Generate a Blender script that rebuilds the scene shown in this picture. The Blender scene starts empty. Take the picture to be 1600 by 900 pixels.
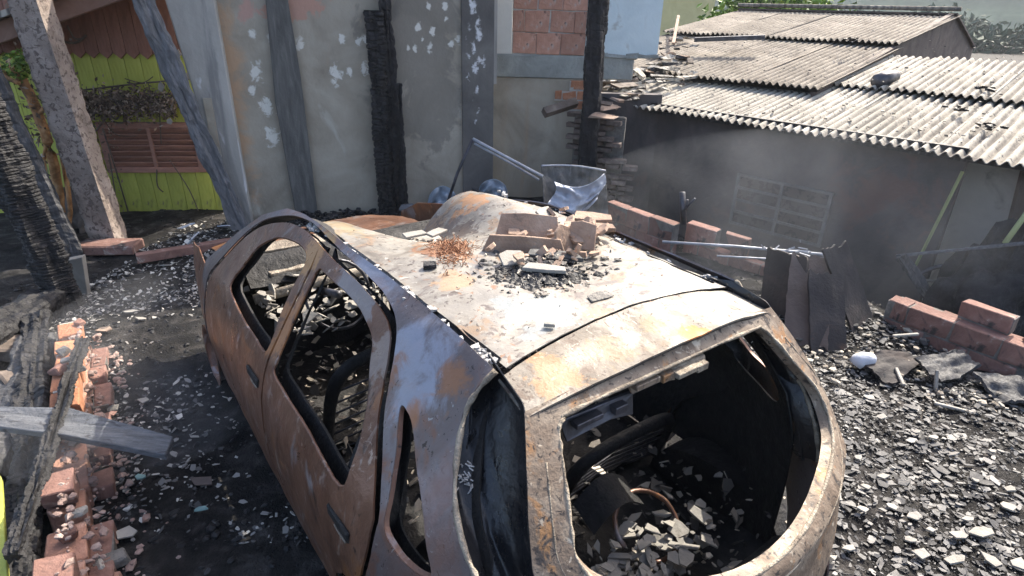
import bpy, bmesh, math, random
import numpy as np
from mathutils import Vector, Matrix, noise
random.seed(7); np.random.seed(7)
R = math.radians
scn = bpy.context.scene
col = scn.collection

# ------------------------------------------------------------------ camera
FPX, PIT, ROL, CAMZ = 950.0, R(24.93), R(1.45), 2.244
CAM = np.array([0, 0, CAMZ])
_fw = np.array([0, math.cos(PIT), -math.sin(PIT)])
_r0 = np.array([1.0, 0, 0]); _u0 = np.cross(_r0, _fw)
_r = math.cos(ROL)*_r0 + math.sin(ROL)*_u0
_u = -math.sin(ROL)*_r0 + math.cos(ROL)*_u0
cam_d = bpy.data.cameras.new('camera'); cam = bpy.data.objects.new('camera', cam_d); col.objects.link(cam)
cam_d.sensor_width = 36; cam_d.lens = FPX/1600*36; cam_d.clip_start = 0.05; cam_d.clip_end = 2000
cam.matrix_world = Matrix(((_r[0], _u[0], -_fw[0], 0), (_r[1], _u[1], -_fw[1], 0), (_r[2], _u[2], -_fw[2], CAMZ), (0, 0, 0, 1)))
scn.camera = cam
# ------------------------------------------------------------------ light
SUN_AZ, SUN_EL = R(38), R(43)           # azimuth to the right of +Y
w = bpy.data.worlds.new('World'); scn.world = w; w.use_nodes = True
nt = w.node_tree; bg = nt.nodes['Background']
sky = nt.nodes.new('ShaderNodeTexSky'); sky.sky_type = 'NISHITA'; sky.sun_disc = False
sky.dust_density = 4.0; sky.ozone_density = 0.4; sky.air_density = 0.85; sky.sun_elevation = SUN_EL; sky.sun_rotation = SUN_AZ
nt.links.new(sky.outputs[0], bg.inputs[0]); bg.inputs[1].default_value = 0.15
sd = Vector((math.sin(SUN_AZ)*math.cos(SUN_EL), math.cos(SUN_AZ)*math.cos(SUN_EL), math.sin(SUN_EL)))
sl = bpy.data.lights.new('sun', 'SUN'); sl.energy = 3.2; sl.angle = R(0.5); sl.color = (1, 0.93, 0.81)
so = bpy.data.objects.new('sun', sl); col.objects.link(so); so.location = (20, 25, 25)
so.rotation_euler = sd.to_track_quat('Z', 'Y').to_euler()
scn.view_settings.view_transform = 'Standard'; scn.view_settings.look = 'None'
scn.view_settings.gamma = 1; scn.view_settings.exposure = 1.6
scn.render.engine = 'CYCLES'
scn.cycles.max_bounces = 5; scn.cycles.diffuse_bounces = 3; scn.cycles.glossy_bounces = 2; scn.cycles.transmission_bounces = 2; scn.cycles.volume_bounces = 0; scn.cycles.volume_step_rate = 3.0; scn.cycles.volume_max_steps = 64

# ------------------------------------------------------------------ surveying helpers (pixel of the 1600x900 photo -> place)
def ray(x, y): return _fw*FPX + _r*(x-800) - _u*(y-450)
def gz(x, y, z=0.0):
    d = ray(x, y); t = (z-CAMZ)/d[2]; return Vector(CAM + d*t)
def gF(x, y, F):
    d = ray(x, y); return Vector(CAM + d*F/d[1])
def gp(x, y, p0, n):
    d = Vector(ray(x, y)); c = Vector(CAM); return c + d*((p0-c).dot(n)/d.dot(n))

# ------------------------------------------------------------------ materials
def N(nt, t, **k):
    n = nt.nodes.new(t)
    for a, b in k.items(): setattr(n, a, b)
    return n
def rgb(c): return (c[0], c[1], c[2], 1)
MATS = {}
def pm(name, ramp, scale=5, detail=6, rough=(.7, .95), bump=.35, bscale=40, metal=0.0, stretch=(1, 1, 1), layers=(), stains=(), rnd=0.0, island=None, dist=.6, spec=.4, stripe=None):
    """ramp: [(pos,colour)] on a noise; layers: (colour, scale, lo, hi, stretch); stains: (centre, radius, colour, strength, soft)"""
    m = bpy.data.materials.new(name); m.use_nodes = True; t = m.node_tree; L = t.links.new
    b = t.nodes['Principled BSDF']
    tc = N(t, 'ShaderNodeTexCoord'); co = tc.outputs['Object']
    def mapped(s):
        if s == (1, 1, 1): return co
        mp = N(t, 'ShaderNodeMapping'); mp.inputs['Scale'].default_value = s; L(co, mp.inputs[0]); return mp.outputs[0]
    def nz(sc, st=(1, 1, 1), d=8, ds=0.0, r=.6):
        n = N(t, 'ShaderNodeTexNoise'); n.inputs['Scale'].default_value = sc; n.inputs['Detail'].default_value = d
        n.inputs['Distortion'].default_value = ds; n.inputs['Roughness'].default_value = r
        L(mapped(st), n.inputs['Vector']); return n.outputs[0]
    ncache = {}
    n0 = nz(scale, stretch, detail, dist)
    if island is not None:
        g = N(t, 'ShaderNodeNewGeometry'); mx = N(t, 'ShaderNodeMix'); mx.inputs[0].default_value = island
        L(n0, mx.inputs[2]); L(g.outputs['Random Per Island'], mx.inputs[3]); n0 = mx.outputs[0]
    rp = N(t, 'ShaderNodeValToRGB'); e = rp.color_ramp.elements
    while len(e) < len(ramp): e.new(.5)
    for i, (p, c) in enumerate(ramp): e[i].position = p; e[i].color = rgb(c)
    L(n0, rp.inputs[0]); c = rp.outputs[0]
    def mixc(c, fac, colr):
        mx = N(t, 'ShaderNodeMix', data_type='RGBA'); L(fac, mx.inputs[0]); L(c, mx.inputs[6])
        mx.inputs[7].default_value = rgb(colr); return mx.outputs[2]
    def smooth(v, lo, hi, to=1.0):
        mr = N(t, 'ShaderNodeMapRange', interpolation_type='SMOOTHSTEP')
        mr.inputs[1].default_value = lo; mr.inputs[2].default_value = hi; mr.inputs[4].default_value = to; L(v, mr.inputs[0]); return mr.outputs[0]
    for (cc, sc, lo, hi, st) in layers: c = mixc(c, smooth(nz(sc, st, 5, .8), lo, hi), cc)
    for s in stains:
        cen, rad, cc, stg = s[:4]; axis = s[4] if len(s) > 4 else (1, 1, 1); nsc = s[5] if len(s) > 5 else 6; sof = s[6] if len(s) > 6 else 2.40
        sub = N(t, 'ShaderNodeVectorMath', operation='SUBTRACT'); L(co, sub.inputs[0]); sub.inputs[1].default_value = cen
        sc = N(t, 'ShaderNodeVectorMath', operation='MULTIPLY'); L(sub.outputs[0], sc.inputs[0]); sc.inputs[1].default_value = axis
        ln = N(t, 'ShaderNodeVectorMath', operation='LENGTH'); L(sc.outputs[0], ln.inputs[0])
        if nsc not in ncache: ncache[nsc] = nz(nsc, (1, 1, 1), 5, .5, .68)
        ns = ncache[nsc]
        ma = N(t, 'ShaderNodeMath', operation='MULTIPLY_ADD'); L(ns, ma.inputs[0]); ma.inputs[1].default_value = rad*3.6; L(ln.outputs['Value'], ma.inputs[2])
        c = mixc(c, smooth(ma.outputs[0], rad*2.72, rad*sof, stg), cc)
    if stripe:
        per, sc_c, amt = stripe; sx = N(t, 'ShaderNodeSeparateXYZ'); L(co, sx.inputs[0])
        m1 = N(t, 'ShaderNodeMath', operation='MULTIPLY'); L(sx.outputs[0], m1.inputs[0]); m1.inputs[1].default_value = 2*math.pi/per
        m2 = N(t, 'ShaderNodeMath', operation='SINE'); L(m1.outputs[0], m2.inputs[0])
        m3 = N(t, 'ShaderNodeMath', operation='MULTIPLY_ADD'); L(nz(3.5, (1, .6, 1), 7, .6), m3.inputs[0]); m3.inputs[1].default_value = 4.0; L(m2.outputs[0], m3.inputs[2])
        c = mixc(c, smooth(m3.outputs[0], 2.35, .55, amt), sc_c)
    if rnd:
        oi = N(t, 'ShaderNodeObjectInfo'); mr = N(t, 'ShaderNodeMapRange'); mr.inputs[3].default_value = 1-rnd; mr.inputs[4].default_value = 1+rnd
        L(oi.outputs['Random'], mr.inputs[0]); hs = N(t, 'ShaderNodeHueSaturation'); L(mr.outputs[0], hs.inputs['Value']); L(c, hs.inputs['Color']); c = hs.outputs[0]
    L(c, b.inputs['Base Color'])
    nr = nz(scale*2.3, stretch, 5, .4); mr = N(t, 'ShaderNodeMapRange'); mr.inputs[1].default_value = .3; mr.inputs[2].default_value = .7
    mr.inputs[3].default_value = rough[0]; mr.inputs[4].default_value = rough[1]; L(nr, mr.inputs[0]); L(mr.outputs[0], b.inputs['Roughness'])
    b.inputs['Metallic'].default_value = metal; b.inputs['Specular IOR Level'].default_value = spec
    if bump:
        bp = N(t, 'ShaderNodeBump'); bp.inputs['Strength'].default_value = bump; bp.inputs['Distance'].default_value = .02
        L(nz(bscale, (1, 1, 1), 4, .3), bp.inputs['Height']); L(bp.outputs[0], b.inputs['Normal'])
    MATS[name] = m; return m

# ------------------------------------------------------------------ mesh helpers
class MB:
    def __init__(s): s.v = []; s.f = []
    def add(s, vs, fs):
        o = len(s.v); s.v += [tuple(x) for x in vs]; s.f += [tuple(i+o for i in q) for q in fs]
    def box(s, c, size, rot=None, jit=0):
        hx, hy, hz = [a/2 for a in size]; vs = []
        for x in (-hx, hx):
            for y in (-hy, hy):
                for z in (-hz, hz):
                    p = Vector((x+random.uniform(-jit, jit), y+random.uniform(-jit, jit), z+random.uniform(-jit, jit)))
                    if rot: p = rot @ p
                    vs.append(Vector(c)+p)
        s.add(vs, [(0, 1, 3, 2), (4, 6, 7, 5), (0, 4, 5, 1), (2, 3, 7, 6), (0, 2, 6, 4), (1, 5, 7, 3)])
    def prism(s, poly, vec):
        n = len(poly); p = [Vector(q) for q in poly]; v = Vector(vec)
        s.add(p+[q+v for q in p], [tuple(range(n)), tuple(range(2*n-1, n-1, -1))]+[(i, i+n, (i+1) % n+n, (i+1) % n) for i in range(n)])
    def tube(s, path, rad, n=8, flat=1.0, jit=0, upv=(0, 0, 1)):
        P = [Vector(p) for p in path]; rad = rad if isinstance(rad, (list, tuple)) else [rad]*len(P)
        rings = []; up = Vector(upv)
        for i, p in enumerate(P):
            d = (P[min(i+1, len(P)-1)]-P[max(i-1, 0)]).normalized()
            a = d.cross(up)
            if a.length < .05: a = d.cross(Vector((1, .1, 0)))
            a.normalize(); b = a.cross(d).normalized()
            rings.append([p+(a*math.cos(2*math.pi*k/n)*flat+b*math.sin(2*math.pi*k/n))*rad[i]*(1+random.uniform(-jit, jit)) for k in range(n)])
        vs = [q for r in rings for q in r]; fs = []
        for i in range(len(P)-1):
            for k in range(n): fs.append((i*n+k, i*n+(k+1) % n, (i+1)*n+(k+1) % n, (i+1)*n+k))
        fs += [tuple(range(n-1, -1, -1)), tuple((len(P)-1)*n+k for k in range(n))]
        s.add(vs, fs)
    def grid(s, fn, nu, nv):
        vs = [fn(i/nu, j/nv) for j in range(nv+1) for i in range(nu+1)]
        s.add(vs, [(j*(nu+1)+i, j*(nu+1)+i+1, (j+1)*(nu+1)+i+1, (j+1)*(nu+1)+i) for j in range(nv) for i in range(nu)])
    def mesh(s, name, mat, smooth=False):
        me = bpy.data.meshes.new(name); me.from_pydata([tuple(v) for v in s.v], [], s.f)
        me.materials.append(MATS[mat]); 
        if smooth: me.polygons.foreach_set('use_smooth', [True]*len(me.polygons))
        me.update(); return me
    def build(s, name, mat, parent=None, smooth=False, bevel=0, solid=0, fix=True, local=False):
        me = s.mesh(name, mat, smooth)
        if fix:
            bm = bmesh.new(); bm.from_mesh(me); bmesh.ops.recalc_face_normals(bm, faces=bm.faces)
            if bevel: bmesh.ops.bevel(bm, geom=list(bm.edges), offset=bevel, segments=1, affect='EDGES', profile=.6)
            bm.to_mesh(me); bm.free()
        return link(name, me, parent, solid, local)
def link(name, me, parent=None, solid=0, local=False, mw=None):
    o = bpy.data.objects.new(name, me); col.objects.link(o)
    if mw is not None: o.matrix_world = mw
    if parent is not None:
        o.parent = parent
        if not local: o.matrix_parent_inverse = parent.matrix_basis.inverted()
    if solid:
        bm = bmesh.new(); bm.from_mesh(me)
        for e_ in bm.edges:
            if e_.is_boundary: e_.smooth = False
        bm.to_mesh(me); bm.free()
        md = o.modifiers.new('thickness', 'SOLIDIFY'); md.thickness = solid; md.offset = 0
    return o
def tag(o, label=None, cat=None, group=None, kind=None):
    for k, v in (('label', label), ('category', cat), ('group', group), ('kind', kind)):
        if v: o[k] = v
    return o
def thing(name, loc, label, cat, group=None, rz=0):
    e = bpy.data.objects.new(name, None); col.objects.link(e); e.location = loc; e.rotation_euler = (0, 0, rz)
    e.empty_display_size = .2
    return tag(e, label, cat, group)
def fbm(p, o=4): return noise.fractal(Vector(p), .9, 2.1, o)
def sm(pts, sub=4, closed=True):
    """Catmull-Rom through points (tuples of any length)"""
    P = [np.array(p, float) for p in pts]; n = len(P); out = []
    for i in range(n if closed else n-1):
        a, b, c, d = [P[(i+k) % n] if closed else P[min(max(i+k, 0), n-1)] for k in (-1, 0, 1, 2)]
        for k in range(sub):
            t = k/sub
            out.append(.5*((2*b)+(c-a)*t+(2*a-5*b+4*c-d)*t*t+(3*b-a-3*c+d)*t**3))
    if not closed: out.append(P[-1])
    return [tuple(x) for x in out]
def resample(pts, n):
    P = [np.array(p, float) for p in pts]; d = [0]
    for a, b in zip(P, P[1:]): d.append(d[-1]+np.linalg.norm(b-a))
    return [tuple(np.array([np.interp(t, d, [p[k] for p in P]) for k in range(len(P[0]))])) for t in np.linspace(0, d[-1], n)]
def sstep(a, b, x):
    t = min(1, max(0, (x-a)/(b-a))); return t*t*(3-2*t)
def patch(name, outline, holes, fn, mat, parent, step=.06, thick=.004, smooth=True):
    """sheet cut from a 2-D outline with holes, refined on a grid, then bent into place by fn(u,v)"""
    bm = bmesh.new(); es = []
    for loop in [outline]+list(holes):
        vs = [bm.verts.new((p[0], p[1], 0)) for p in loop]
        for i in range(len(vs)): es.append(bm.edges.new((vs[i], vs[(i+1) % len(vs)])))
    bmesh.ops.triangle_fill(bm, edges=es, use_beauty=True, use_dissolve=False)
    us = [p[0] for p in outline]; vs_ = [p[1] for p in outline]
    for ax, lo, hi in ((0, min(us), max(us)), (1, min(vs_), max(vs_))):
        k = lo+step*.5
        while k < hi:
            bmesh.ops.bisect_plane(bm, geom=list(bm.verts)+list(bm.edges)+list(bm.faces), dist=1e-5, plane_co=(k, 0, 0) if ax == 0 else (0, k, 0), plane_no=(1, 0, 0) if ax == 0 else (0, 1, 0))
            k += step
    for v in bm.verts: v.co = Vector(fn(v.co.x, v.co.y))
    bmesh.ops.recalc_face_normals(bm, faces=bm.faces)
    me = bpy.data.meshes.new(name); bm.to_mesh(me); bm.free(); me.materials.append(MATS[mat])
    if smooth: me.polygons.foreach_set('use_smooth', [True]*len(me.polygons))
    return link(name, me, parent, thick, local=True)
def expand(poly, d):
    """offset a closed 2-D polygon outward by d (inward if negative)"""
    n = len(poly); A = sum(poly[i][0]*poly[(i+1) % n][1]-poly[(i+1) % n][0]*poly[i][1] for i in range(n)); s = 1 if A > 0 else -1
    out = []
    for i in range(n):
        a, b, c = [np.array(poly[(i+k) % n][:2]) for k in (-1, 0, 1)]
        t = c-a; l = np.linalg.norm(t); t = t/l if l > 1e-9 else t
        out.append(tuple(b+np.array([t[1], -t[0]])*s*d))
    return out
# ------------------------------------------------------------------ palette
pm('ash', [(.3, (.008, .008, .009)), (.5, (.02, .019, .018)), (.62, (.045, .042, .04)), (.75, (.11, .10, .095))], 6, rough=(.7, .95), bump=.9, bscale=70, spec=.12, layers=[((.10, .09, .085), 2.2, .58, .72, (1, 1, 1))])
pm('char', [(.3, (.006, .006, .007)), (.55, (.016, .015, .016)), (.8, (.05, .048, .05))], 12, rough=(.4, .8), bump=.6, bscale=60, spec=.35)
pm('char_grey', [(.3, (.02, .02, .022)), (.55, (.05, .05, .053)), (.75, (.11, .11, .115))], 7, rough=(.5, .9), bump=.4, stretch=(6, 6, 1))
pm('soot_board', [(.3, (.06, .058, .055)), (.55, (.10, .098, .092)), (.75, (.16, .155, .145))], 4, rough=(.5, .9), bump=.3, stretch=(5, 5, .7))
pm('grey_wood', [(.3, (.045, .048, .053)), (.5, (.085, .09, .10)), (.7, (.14, .147, .16))], 6, rough=(.5, .9), bump=.6, bscale=30, stretch=(1, 7, 7), layers=[((.03, .03, .035), 9, .56, .66, (1, 3, 3))])
pm('pole', [(.3, (.065, .065, .07)), (.55, (.12, .122, .13)), (.75, (.20, .20, .215))], 5, rough=(.5, .85), bump=.4, stretch=(5, 5, 1))
pm('mottled', [(.3, (.19, .15, .125)), (.5, (.28, .225, .19)), (.7, (.37, .31, .27))], 4, rough=(.8, .95), bump=.7, bscale=35, layers=[((.13, .10, .085), 22, .53, .60, (1, 1, 1)), ((.13, .10, .09), 6, .58, .66, (1, 1, .6))])
def wall_stains(extra=()): return list(extra)
pm('brick', [(.25, (.30, .12, .06)), (.5, (.44, .19, .10)), (.75, (.52, .28, .18))], 9, rough=(.8, .95), bump=.7, bscale=45, rnd=.22, layers=[((.45, .38, .32), 7, .60, .68, (1, 1, 1)), ((.05, .04, .04), 4, .60, .72, (1, 1, 1))])
pm('brick_pink', [(.25, (.30, .15, .105)), (.5, (.42, .225, .16)), (.75, (.52, .33, .26))], 9, rough=(.8, .95), bump=.6, bscale=45, rnd=.18, layers=[((.42, .37, .32), 5, .55, .68, (1, 1, 1)), ((.07, .055, .05), 7, .57, .68, (1, 1, 1))])
pm('brick_dusty', [(.25, (.15, .08, .065)), (.5, (.22, .12, .095)), (.75, (.31, .19, .16))], 9, rough=(.8, .95), bump=.5, bscale=40, rnd=.2, layers=[((.05, .043, .041), 4, .52, .64, (1, 1, 1)), ((.34, .29, .25), 9, .60, .68, (1, 1, 1))])
pm('bar_grey', [(.3, (.065, .065, .068)), (.7, (.12, .12, .125))], 8, bump=.2)
pm('brick_wall_soot', [(.25, (.045, .04, .041)), (.5, (.075, .062, .06)), (.75, (.12, .085, .075))], 4, rough=(.8, .95), bump=.5, bscale=40, rnd=.2)
pm('brick_sooty', [(.25, (.05, .04, .036)), (.5, (.13, .10, .085)), (.75, (.26, .22, .19))], 6, rough=(.8, .95), bump=.5, bscale=40, rnd=.35)
pm('mortar', [(.3, (.10, .095, .085)), (.7, (.22, .205, .185))], 12, bump=.8, bscale=50)
pm('mortar_pale', [(.3, (.30, .28, .25)), (.7, (.46, .44, .40))], 12, bump=.8, bscale=50)
pm('concrete', [(.3, (.19, .20, .185)), (.6, (.30, .31, .285)), (.8, (.38, .39, .36))], 4, bump=.5, bscale=30)
pm('blue_wall', [(.3, (.50, .58, .60)), (.7, (.62, .70, .71))], 3, bump=.15, layers=[((.42, .44, .42), 3, .6, .75, (1, 1, 1))])
pm('green_board', [(.3, (.32, .34, .06)), (.55, (.42, .445, .085)), (.75, (.48, .505, .12))], 3, rough=(.5, .8), bump=.25, stretch=(6, 6, .8), rnd=.10, layers=[((.12, .12, .05), 3, .56, .74, (1, 1, .4)), ((.20, .17, .10), 9, .62, .70, (1, 1, .5))])
pm('brown_board', [(.3, (.17, .08, .057)), (.6, (.25, .12, .086)), (.8, (.31, .17, .125))], 4, rough=(.6, .9), bump=.3, stretch=(5, 5, 1), rnd=.12)
pm('brown_trim', [(.3, (.15, .08, .055)), (.6, (.22, .125, .09)), (.8, (.30, .19, .15))], 4, rough=(.6, .9), bump=.3)
pm('shutter', [(.3, (.24, .12, .088)), (.6, (.36, .185, .135)), (.8, (.46, .27, .21))], 5, rough=(.55, .85), bump=.3, rnd=.12, stretch=(1, 5, 5))
pm('vine', [(.3, (.05, .038, .03)), (.6, (.14, .11, .09)), (.8, (.27, .22, .18))], 6, bump=.4)
pm('leaf', [(.2, (.05, .10, .012)), (.6, (.13, .22, .02)), (.9, (.26, .34, .05))], 3, rough=(.5, .8), bump=0, island=.8)
pm('dry_leaf', [(.2, (.09, .062, .045)), (.6, (.22, .16, .12)), (.9, (.42, .34, .27))], 3, rough=(.7, .9), bump=0, island=.8)
pm('bark', [(.3, (.04, .03, .022)), (.7, (.10, .08, .06))], 8, bump=.6)
pm('fibre_cement', [(.25, (.21, .19, .16)), (.45, (.33, .305, .26)), (.6, (.42, .39, .335)), (.8, (.49, .46, .40))], 2.2, spec=.1, rough=(.75, .95), bump=.5, bscale=28, rnd=.12, stripe=(.088, (.10, .092, .085), .9), layers=[((.14, .13, .12), 7, .58, .70, (1, 1, 1)), ((.05, .05, .055), 18, .60, .66, (1, 1, 1))])
pm('fibre_cement_sooty', [(.25, (.12, .102, .085)), (.45, (.20, .175, .145)), (.6, (.27, .24, .20)), (.8, (.34, .305, .255))], 2.2, spec=.1, rough=(.75, .95), bump=.5, bscale=28, rnd=.12, stripe=(.088, (.10, .092, .085), .9), layers=[((.14, .13, .12), 7, .58, .70, (1, 1, 1)), ((.05, .05, .055), 18, .60, .66, (1, 1, 1))])
SHW = [((1375, 300), .5, (.13, .075, .06), .8), ((1420, 360), .35, (.16, .09, .065), .7), ((1060, 230), .5, (.05, .047, .047), .7), ((1250, 240), .6, (.09, .085, .085), .4)]
pm('shed_wall', [(.25, (.045, .041, .041)), (.5, (.075, .066, .064)), (.75, (.115, .098, .092))], 2.5, rough=(.8, .95), bump=.4, bscale=20, layers=[((.13, .08, .065), 1.6, .60, .78, (1, 1, 1)), ((.055, .052, .053), 2.4, .56, .72, (1, 1, .6))], stains=[(tuple(gF(p[0], p[1], 5.9)), r_, c_, a_, (1, .6, 1), 3, 1.9) for p, r_, c_, a_ in SHW])
pm('gable', [(.3, (.06, .045, .04)), (.7, (.13, .10, .085))], 3, bump=.3)
pm('pale_wall', [(.3, (.50, .49, .45)), (.7, (.62, .61, .56))], 2, bump=.15, layers=[((.22, .21, .19), 2, .6, .8, (1, 1, 1))])
pm('yellow_wall', [(.3, (.62, .52, .25)), (.7, (.74, .64, .34))], 2, bump=.1)
pm('lime_trim', [(.3, (.26, .29, .12)), (.7, (.36, .39, .19))], 4, bump=.2)
pm('dark_panel', [(.25, (.02, .019, .02)), (.5, (.042, .038, .038)), (.75, (.085, .068, .06))], 3, rough=(.65, .9), spec=.2, bump=.3, layers=[((.17, .10, .07), 2.5, .62, .75, (1, 1, 1))])
pm('steel_dark', [(.3, (.03, .03, .034)), (.7, (.10, .10, .115))], 8, rough=(.3, .6), metal=.6, bump=.2)
pm('steel_pale', [(.3, (.22, .23, .26)), (.7, (.42, .44, .48))], 8, rough=(.4, .7), metal=.3, bump=.2)
pm('cloth', [(.3, (.40, .42, .47)), (.7, (.58, .60, .65))], 5, rough=(.8, .95), bump=.3)
pm('terracotta', [(.25, (.22, .145, .105)), (.5, (.32, .225, .165)), (.75, (.42, .325, .255))], 6, bump=.4, rough=(.8, .95), rnd=.15, layers=[((.10, .08, .07), 5, .62, .72, (1, 1, 1))])
pm('shard', [(.1, (.02, .02, .022)), (.4, (.06, .06, .062)), (.75, (.14, .135, .13)), (.97, (.30, .29, .27))], 4, bump=.2, bscale=60, island=.85, rough=(.55, .9))
pm('flake_bright', [(.1, (.04, .04, .04)), (.4, (.14, .135, .13)), (.7, (.34, .32, .29)), (.95, (.62, .59, .53))], 4, bump=.2, island=.9, rough=(.45, .8))
pm('shard_pale', [(.2, (.20, .185, .165)), (.6, (.31, .29, .255)), (.9, (.42, .395, .345))], 5, bump=.3, rnd=.15, layers=[((.2, .18, .15), 7, .62, .72, (1, 1, 1))])
pm('shard_mix', [(.1, (.03, .03, .03)), (.4, (.10, .09, .08)), (.7, (.28, .24, .19)), (.95, (.60, .54, .44))], 4, bump=.2, bscale=60, island=.85, rough=(.55, .9))
pm('coal', [(.2, (.005, .005, .006)), (.7, (.014, .014, .015)), (.97, (.06, .06, .065))], 5, rough=(.4, .75), bump=.5, island=.7, spec=.35)
pm('dusty_render', [(.25, (.20, .135, .115)), (.5, (.30, .215, .185)), (.75, (.40, .32, .285))], 7, rough=(.85, .98), bump=.7, bscale=40, layers=[((.09, .075, .07), 4, .56, .68, (1, 1, 1)), ((.34, .17, .11), 3, .58, .70, (1, 1, 1))])
pm('hill', [(.3, (.035, .055, .045)), (.7, (.07, .095, .075))], .25, bump=0, spec=0, rough=(.95, 1))
pm('far_leaf', [(.2, (.025, .045, .028)), (.6, (.045, .075, .045)), (.9, (.08, .11, .07))], 1, rough=(.7, .9), bump=0, island=.8)
pm('car_frame', [(.25, (.09, .066, .048)), (.45, (.17, .125, .09)), (.6, (.25, .20, .15)), (.75, (.14, .118, .10))], 6, rough=(.45, .8), bump=.2, bscale=70, metal=.12, dist=1.2, layers=[((.27, .145, .065), 7, .58, .66, (1, 1, 1)), ((.05, .042, .038), 14, .58, .68, (1, 1, 1)), ((.48, .42, .33), 9, .63, .70, (1, 1, 1)), ((.045, .035, .03), 45, .59, .63, (1, 1, 1)), ((.36, .30, .23), 34, .62, .66, (1, 1, 1))])
pm('rust_wool', [(.3, (.14, .06, .03)), (.6, (.30, .14, .07)), (.85, (.48, .27, .15))], 9, bump=.3, island=.6)
pm('green_leaflet', [(.3, (.20, .34, .03)), (.7, (.34, .48, .06))], 6, bump=0)
pm('glint', [(.3, (.06, .10, .10)), (.7, (.30, .48, .46))], 6, bump=.1)
# burnt sheet metal of the car, each with its own heat colours; rail blue also paints in sky glint
OR, YE, BR, DK, BL, WH = (.50, .20, .055), (.55, .36, .10), (.15, .07, .045), (.035, .032, .033), (.21, .235, .30), (.70, .66, .57)
pm('car_roof', [(.22, (.06, .052, .044)), (.36, (.135, .12, .10)), (.46, (.19, .172, .146)), (.56, (.235, .218, .187)), (.70, (.155, .148, .137))], 2.6, rough=(.30, .62), bump=.10, bscale=60, metal=.15, spec=.55, dist=2.2,
   layers=[((.20, .14, .09), 4.5, .55, .62, (1, 1, 1)), ((.27, .26, .235), 3.3, .58, .68, (1, 1, 1)), ((.12, .10, .085), 6, .60, .68, (.7, 1.6, 1)), ((.10, .08, .07), 17, .60, .66, (1, 1, 1)), ((.17, .165, .16), 2.1, .60, .72, (1, 1, 1)), ((.07, .055, .045), 38, .60, .64, (1, 1, 1)), ((.32, .305, .27), 30, .63, .68, (1, 1, 1)), ((.20, .11, .06), 23, .63, .67, (1, 1, 1))],
   stains=[((-.20, 1.60, 1.33), .13, (.24, .11, .055), .8, (1.2, .8, .3), 14), ((.30, 2.15, 1.35), .12, (.36, .17, .06), .7, (1, 1, .3), 12), ((.10, 2.05, 1.33), .16, (.08, .06, .05), .8, (1.3, .7, .3), 14), ((-.40, 2.15, 1.33), .14, (.27, .19, .08), .5, (1.3, .7, .3), 14),
           ((.12, 1.22, 1.33), .17, (.08, .075, .07), .8, (.9, 1.3, .3), 10), ((-.10, 1.32, 1.33), .13, (.12, .115, .115), .7, (1, 1, .3), 10), ((-.25, .95, 1.33), .15, (.24, .27, .27), .6, (1, 1, .3), 9), ((-.32, 1.3, 1.33), .09, (.33, .20, .10), .6, (1, 1, .3), 14)])
pm('car_tailgate', [(.22, (.075, .058, .045)), (.38, (.14, .117, .093)), (.5, (.195, .172, .142)), (.6, (.235, .213, .182)), (.74, (.15, .132, .114))], 3.4, rough=(.42, .8), bump=.18, bscale=70, metal=.12, dist=1.8,
   layers=[((.165, .125, .088), 5, .57, .66, (1, 1, 1)), ((.12, .09, .07), 15, .58, .65, (1, 1, 1)), ((.29, .272, .238), 4, .60, .70, (1, 1, 1)), ((.07, .05, .04), 40, .60, .64, (1, 1, 1)), ((.34, .31, .26), 30, .63, .67, (1, 1, 1))],
   stains=[((.07, .66, 1.33), .08, (.25, .185, .085), .4, (1, 1, .3), 15), ((-.18, .67, 1.33), .09, (.27, .20, .11), .4, (1, 1, .3), 15), ((.12, .585, 1.31), .06, (.42, .17, .05), .9, (.8, 1, .6), 15), ((-.38, .68, 1.33), .10, (.33, .19, .09), .6, (1, 1, .3), 15)])
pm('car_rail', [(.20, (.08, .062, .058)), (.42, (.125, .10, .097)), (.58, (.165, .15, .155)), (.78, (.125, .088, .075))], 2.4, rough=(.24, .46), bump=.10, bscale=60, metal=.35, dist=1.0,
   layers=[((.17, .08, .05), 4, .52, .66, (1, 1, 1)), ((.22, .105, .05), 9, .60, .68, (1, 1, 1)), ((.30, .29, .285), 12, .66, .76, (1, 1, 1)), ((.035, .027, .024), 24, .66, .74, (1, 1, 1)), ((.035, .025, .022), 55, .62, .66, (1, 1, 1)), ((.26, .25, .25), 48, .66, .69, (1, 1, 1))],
   stains=[((-.60, 1.55, 1.33), .30, (.25, .265, .32), .9, (1, .7, 1), 4, 1.5), ((-.56, 2.02, 1.33), .11, (.33, .22, .08), .7, (1, .8, 1), 14, 2.1), ((-.60, 2.4, 1.3), .25, BR, .7, (1, .8, 1), 5, 1.4), ((-.64, 1.02, 1.24), .20, (.26, .275, .33), .85, (1, 1, 1), 6, 1.9), ((-.60, .86, 1.29), .08, (.24, .11, .05), .85, (1, 1, 1), 9, 2.0), ((-.66, 1.10, 1.2), .07, (.24, .11, .055), .85, (1, 1, 1), 9, 2.0), ((-.74, .66, 1.08), .14, (.24, .19, .19), .7, (1, 1, 1), 6, 1.8), ((-.70, .92, 1.14), .08, (.30, .125, .045), .75, (1, 1.8, .5), 9, 1.7), ((-.77, .62, 1.0), .30, (.17, .085, .06), .8, (1, 1, 1), 4, 1.2)])  # blue-grey stains: bluish steel plus a sky reflection painted into the colour
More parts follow.
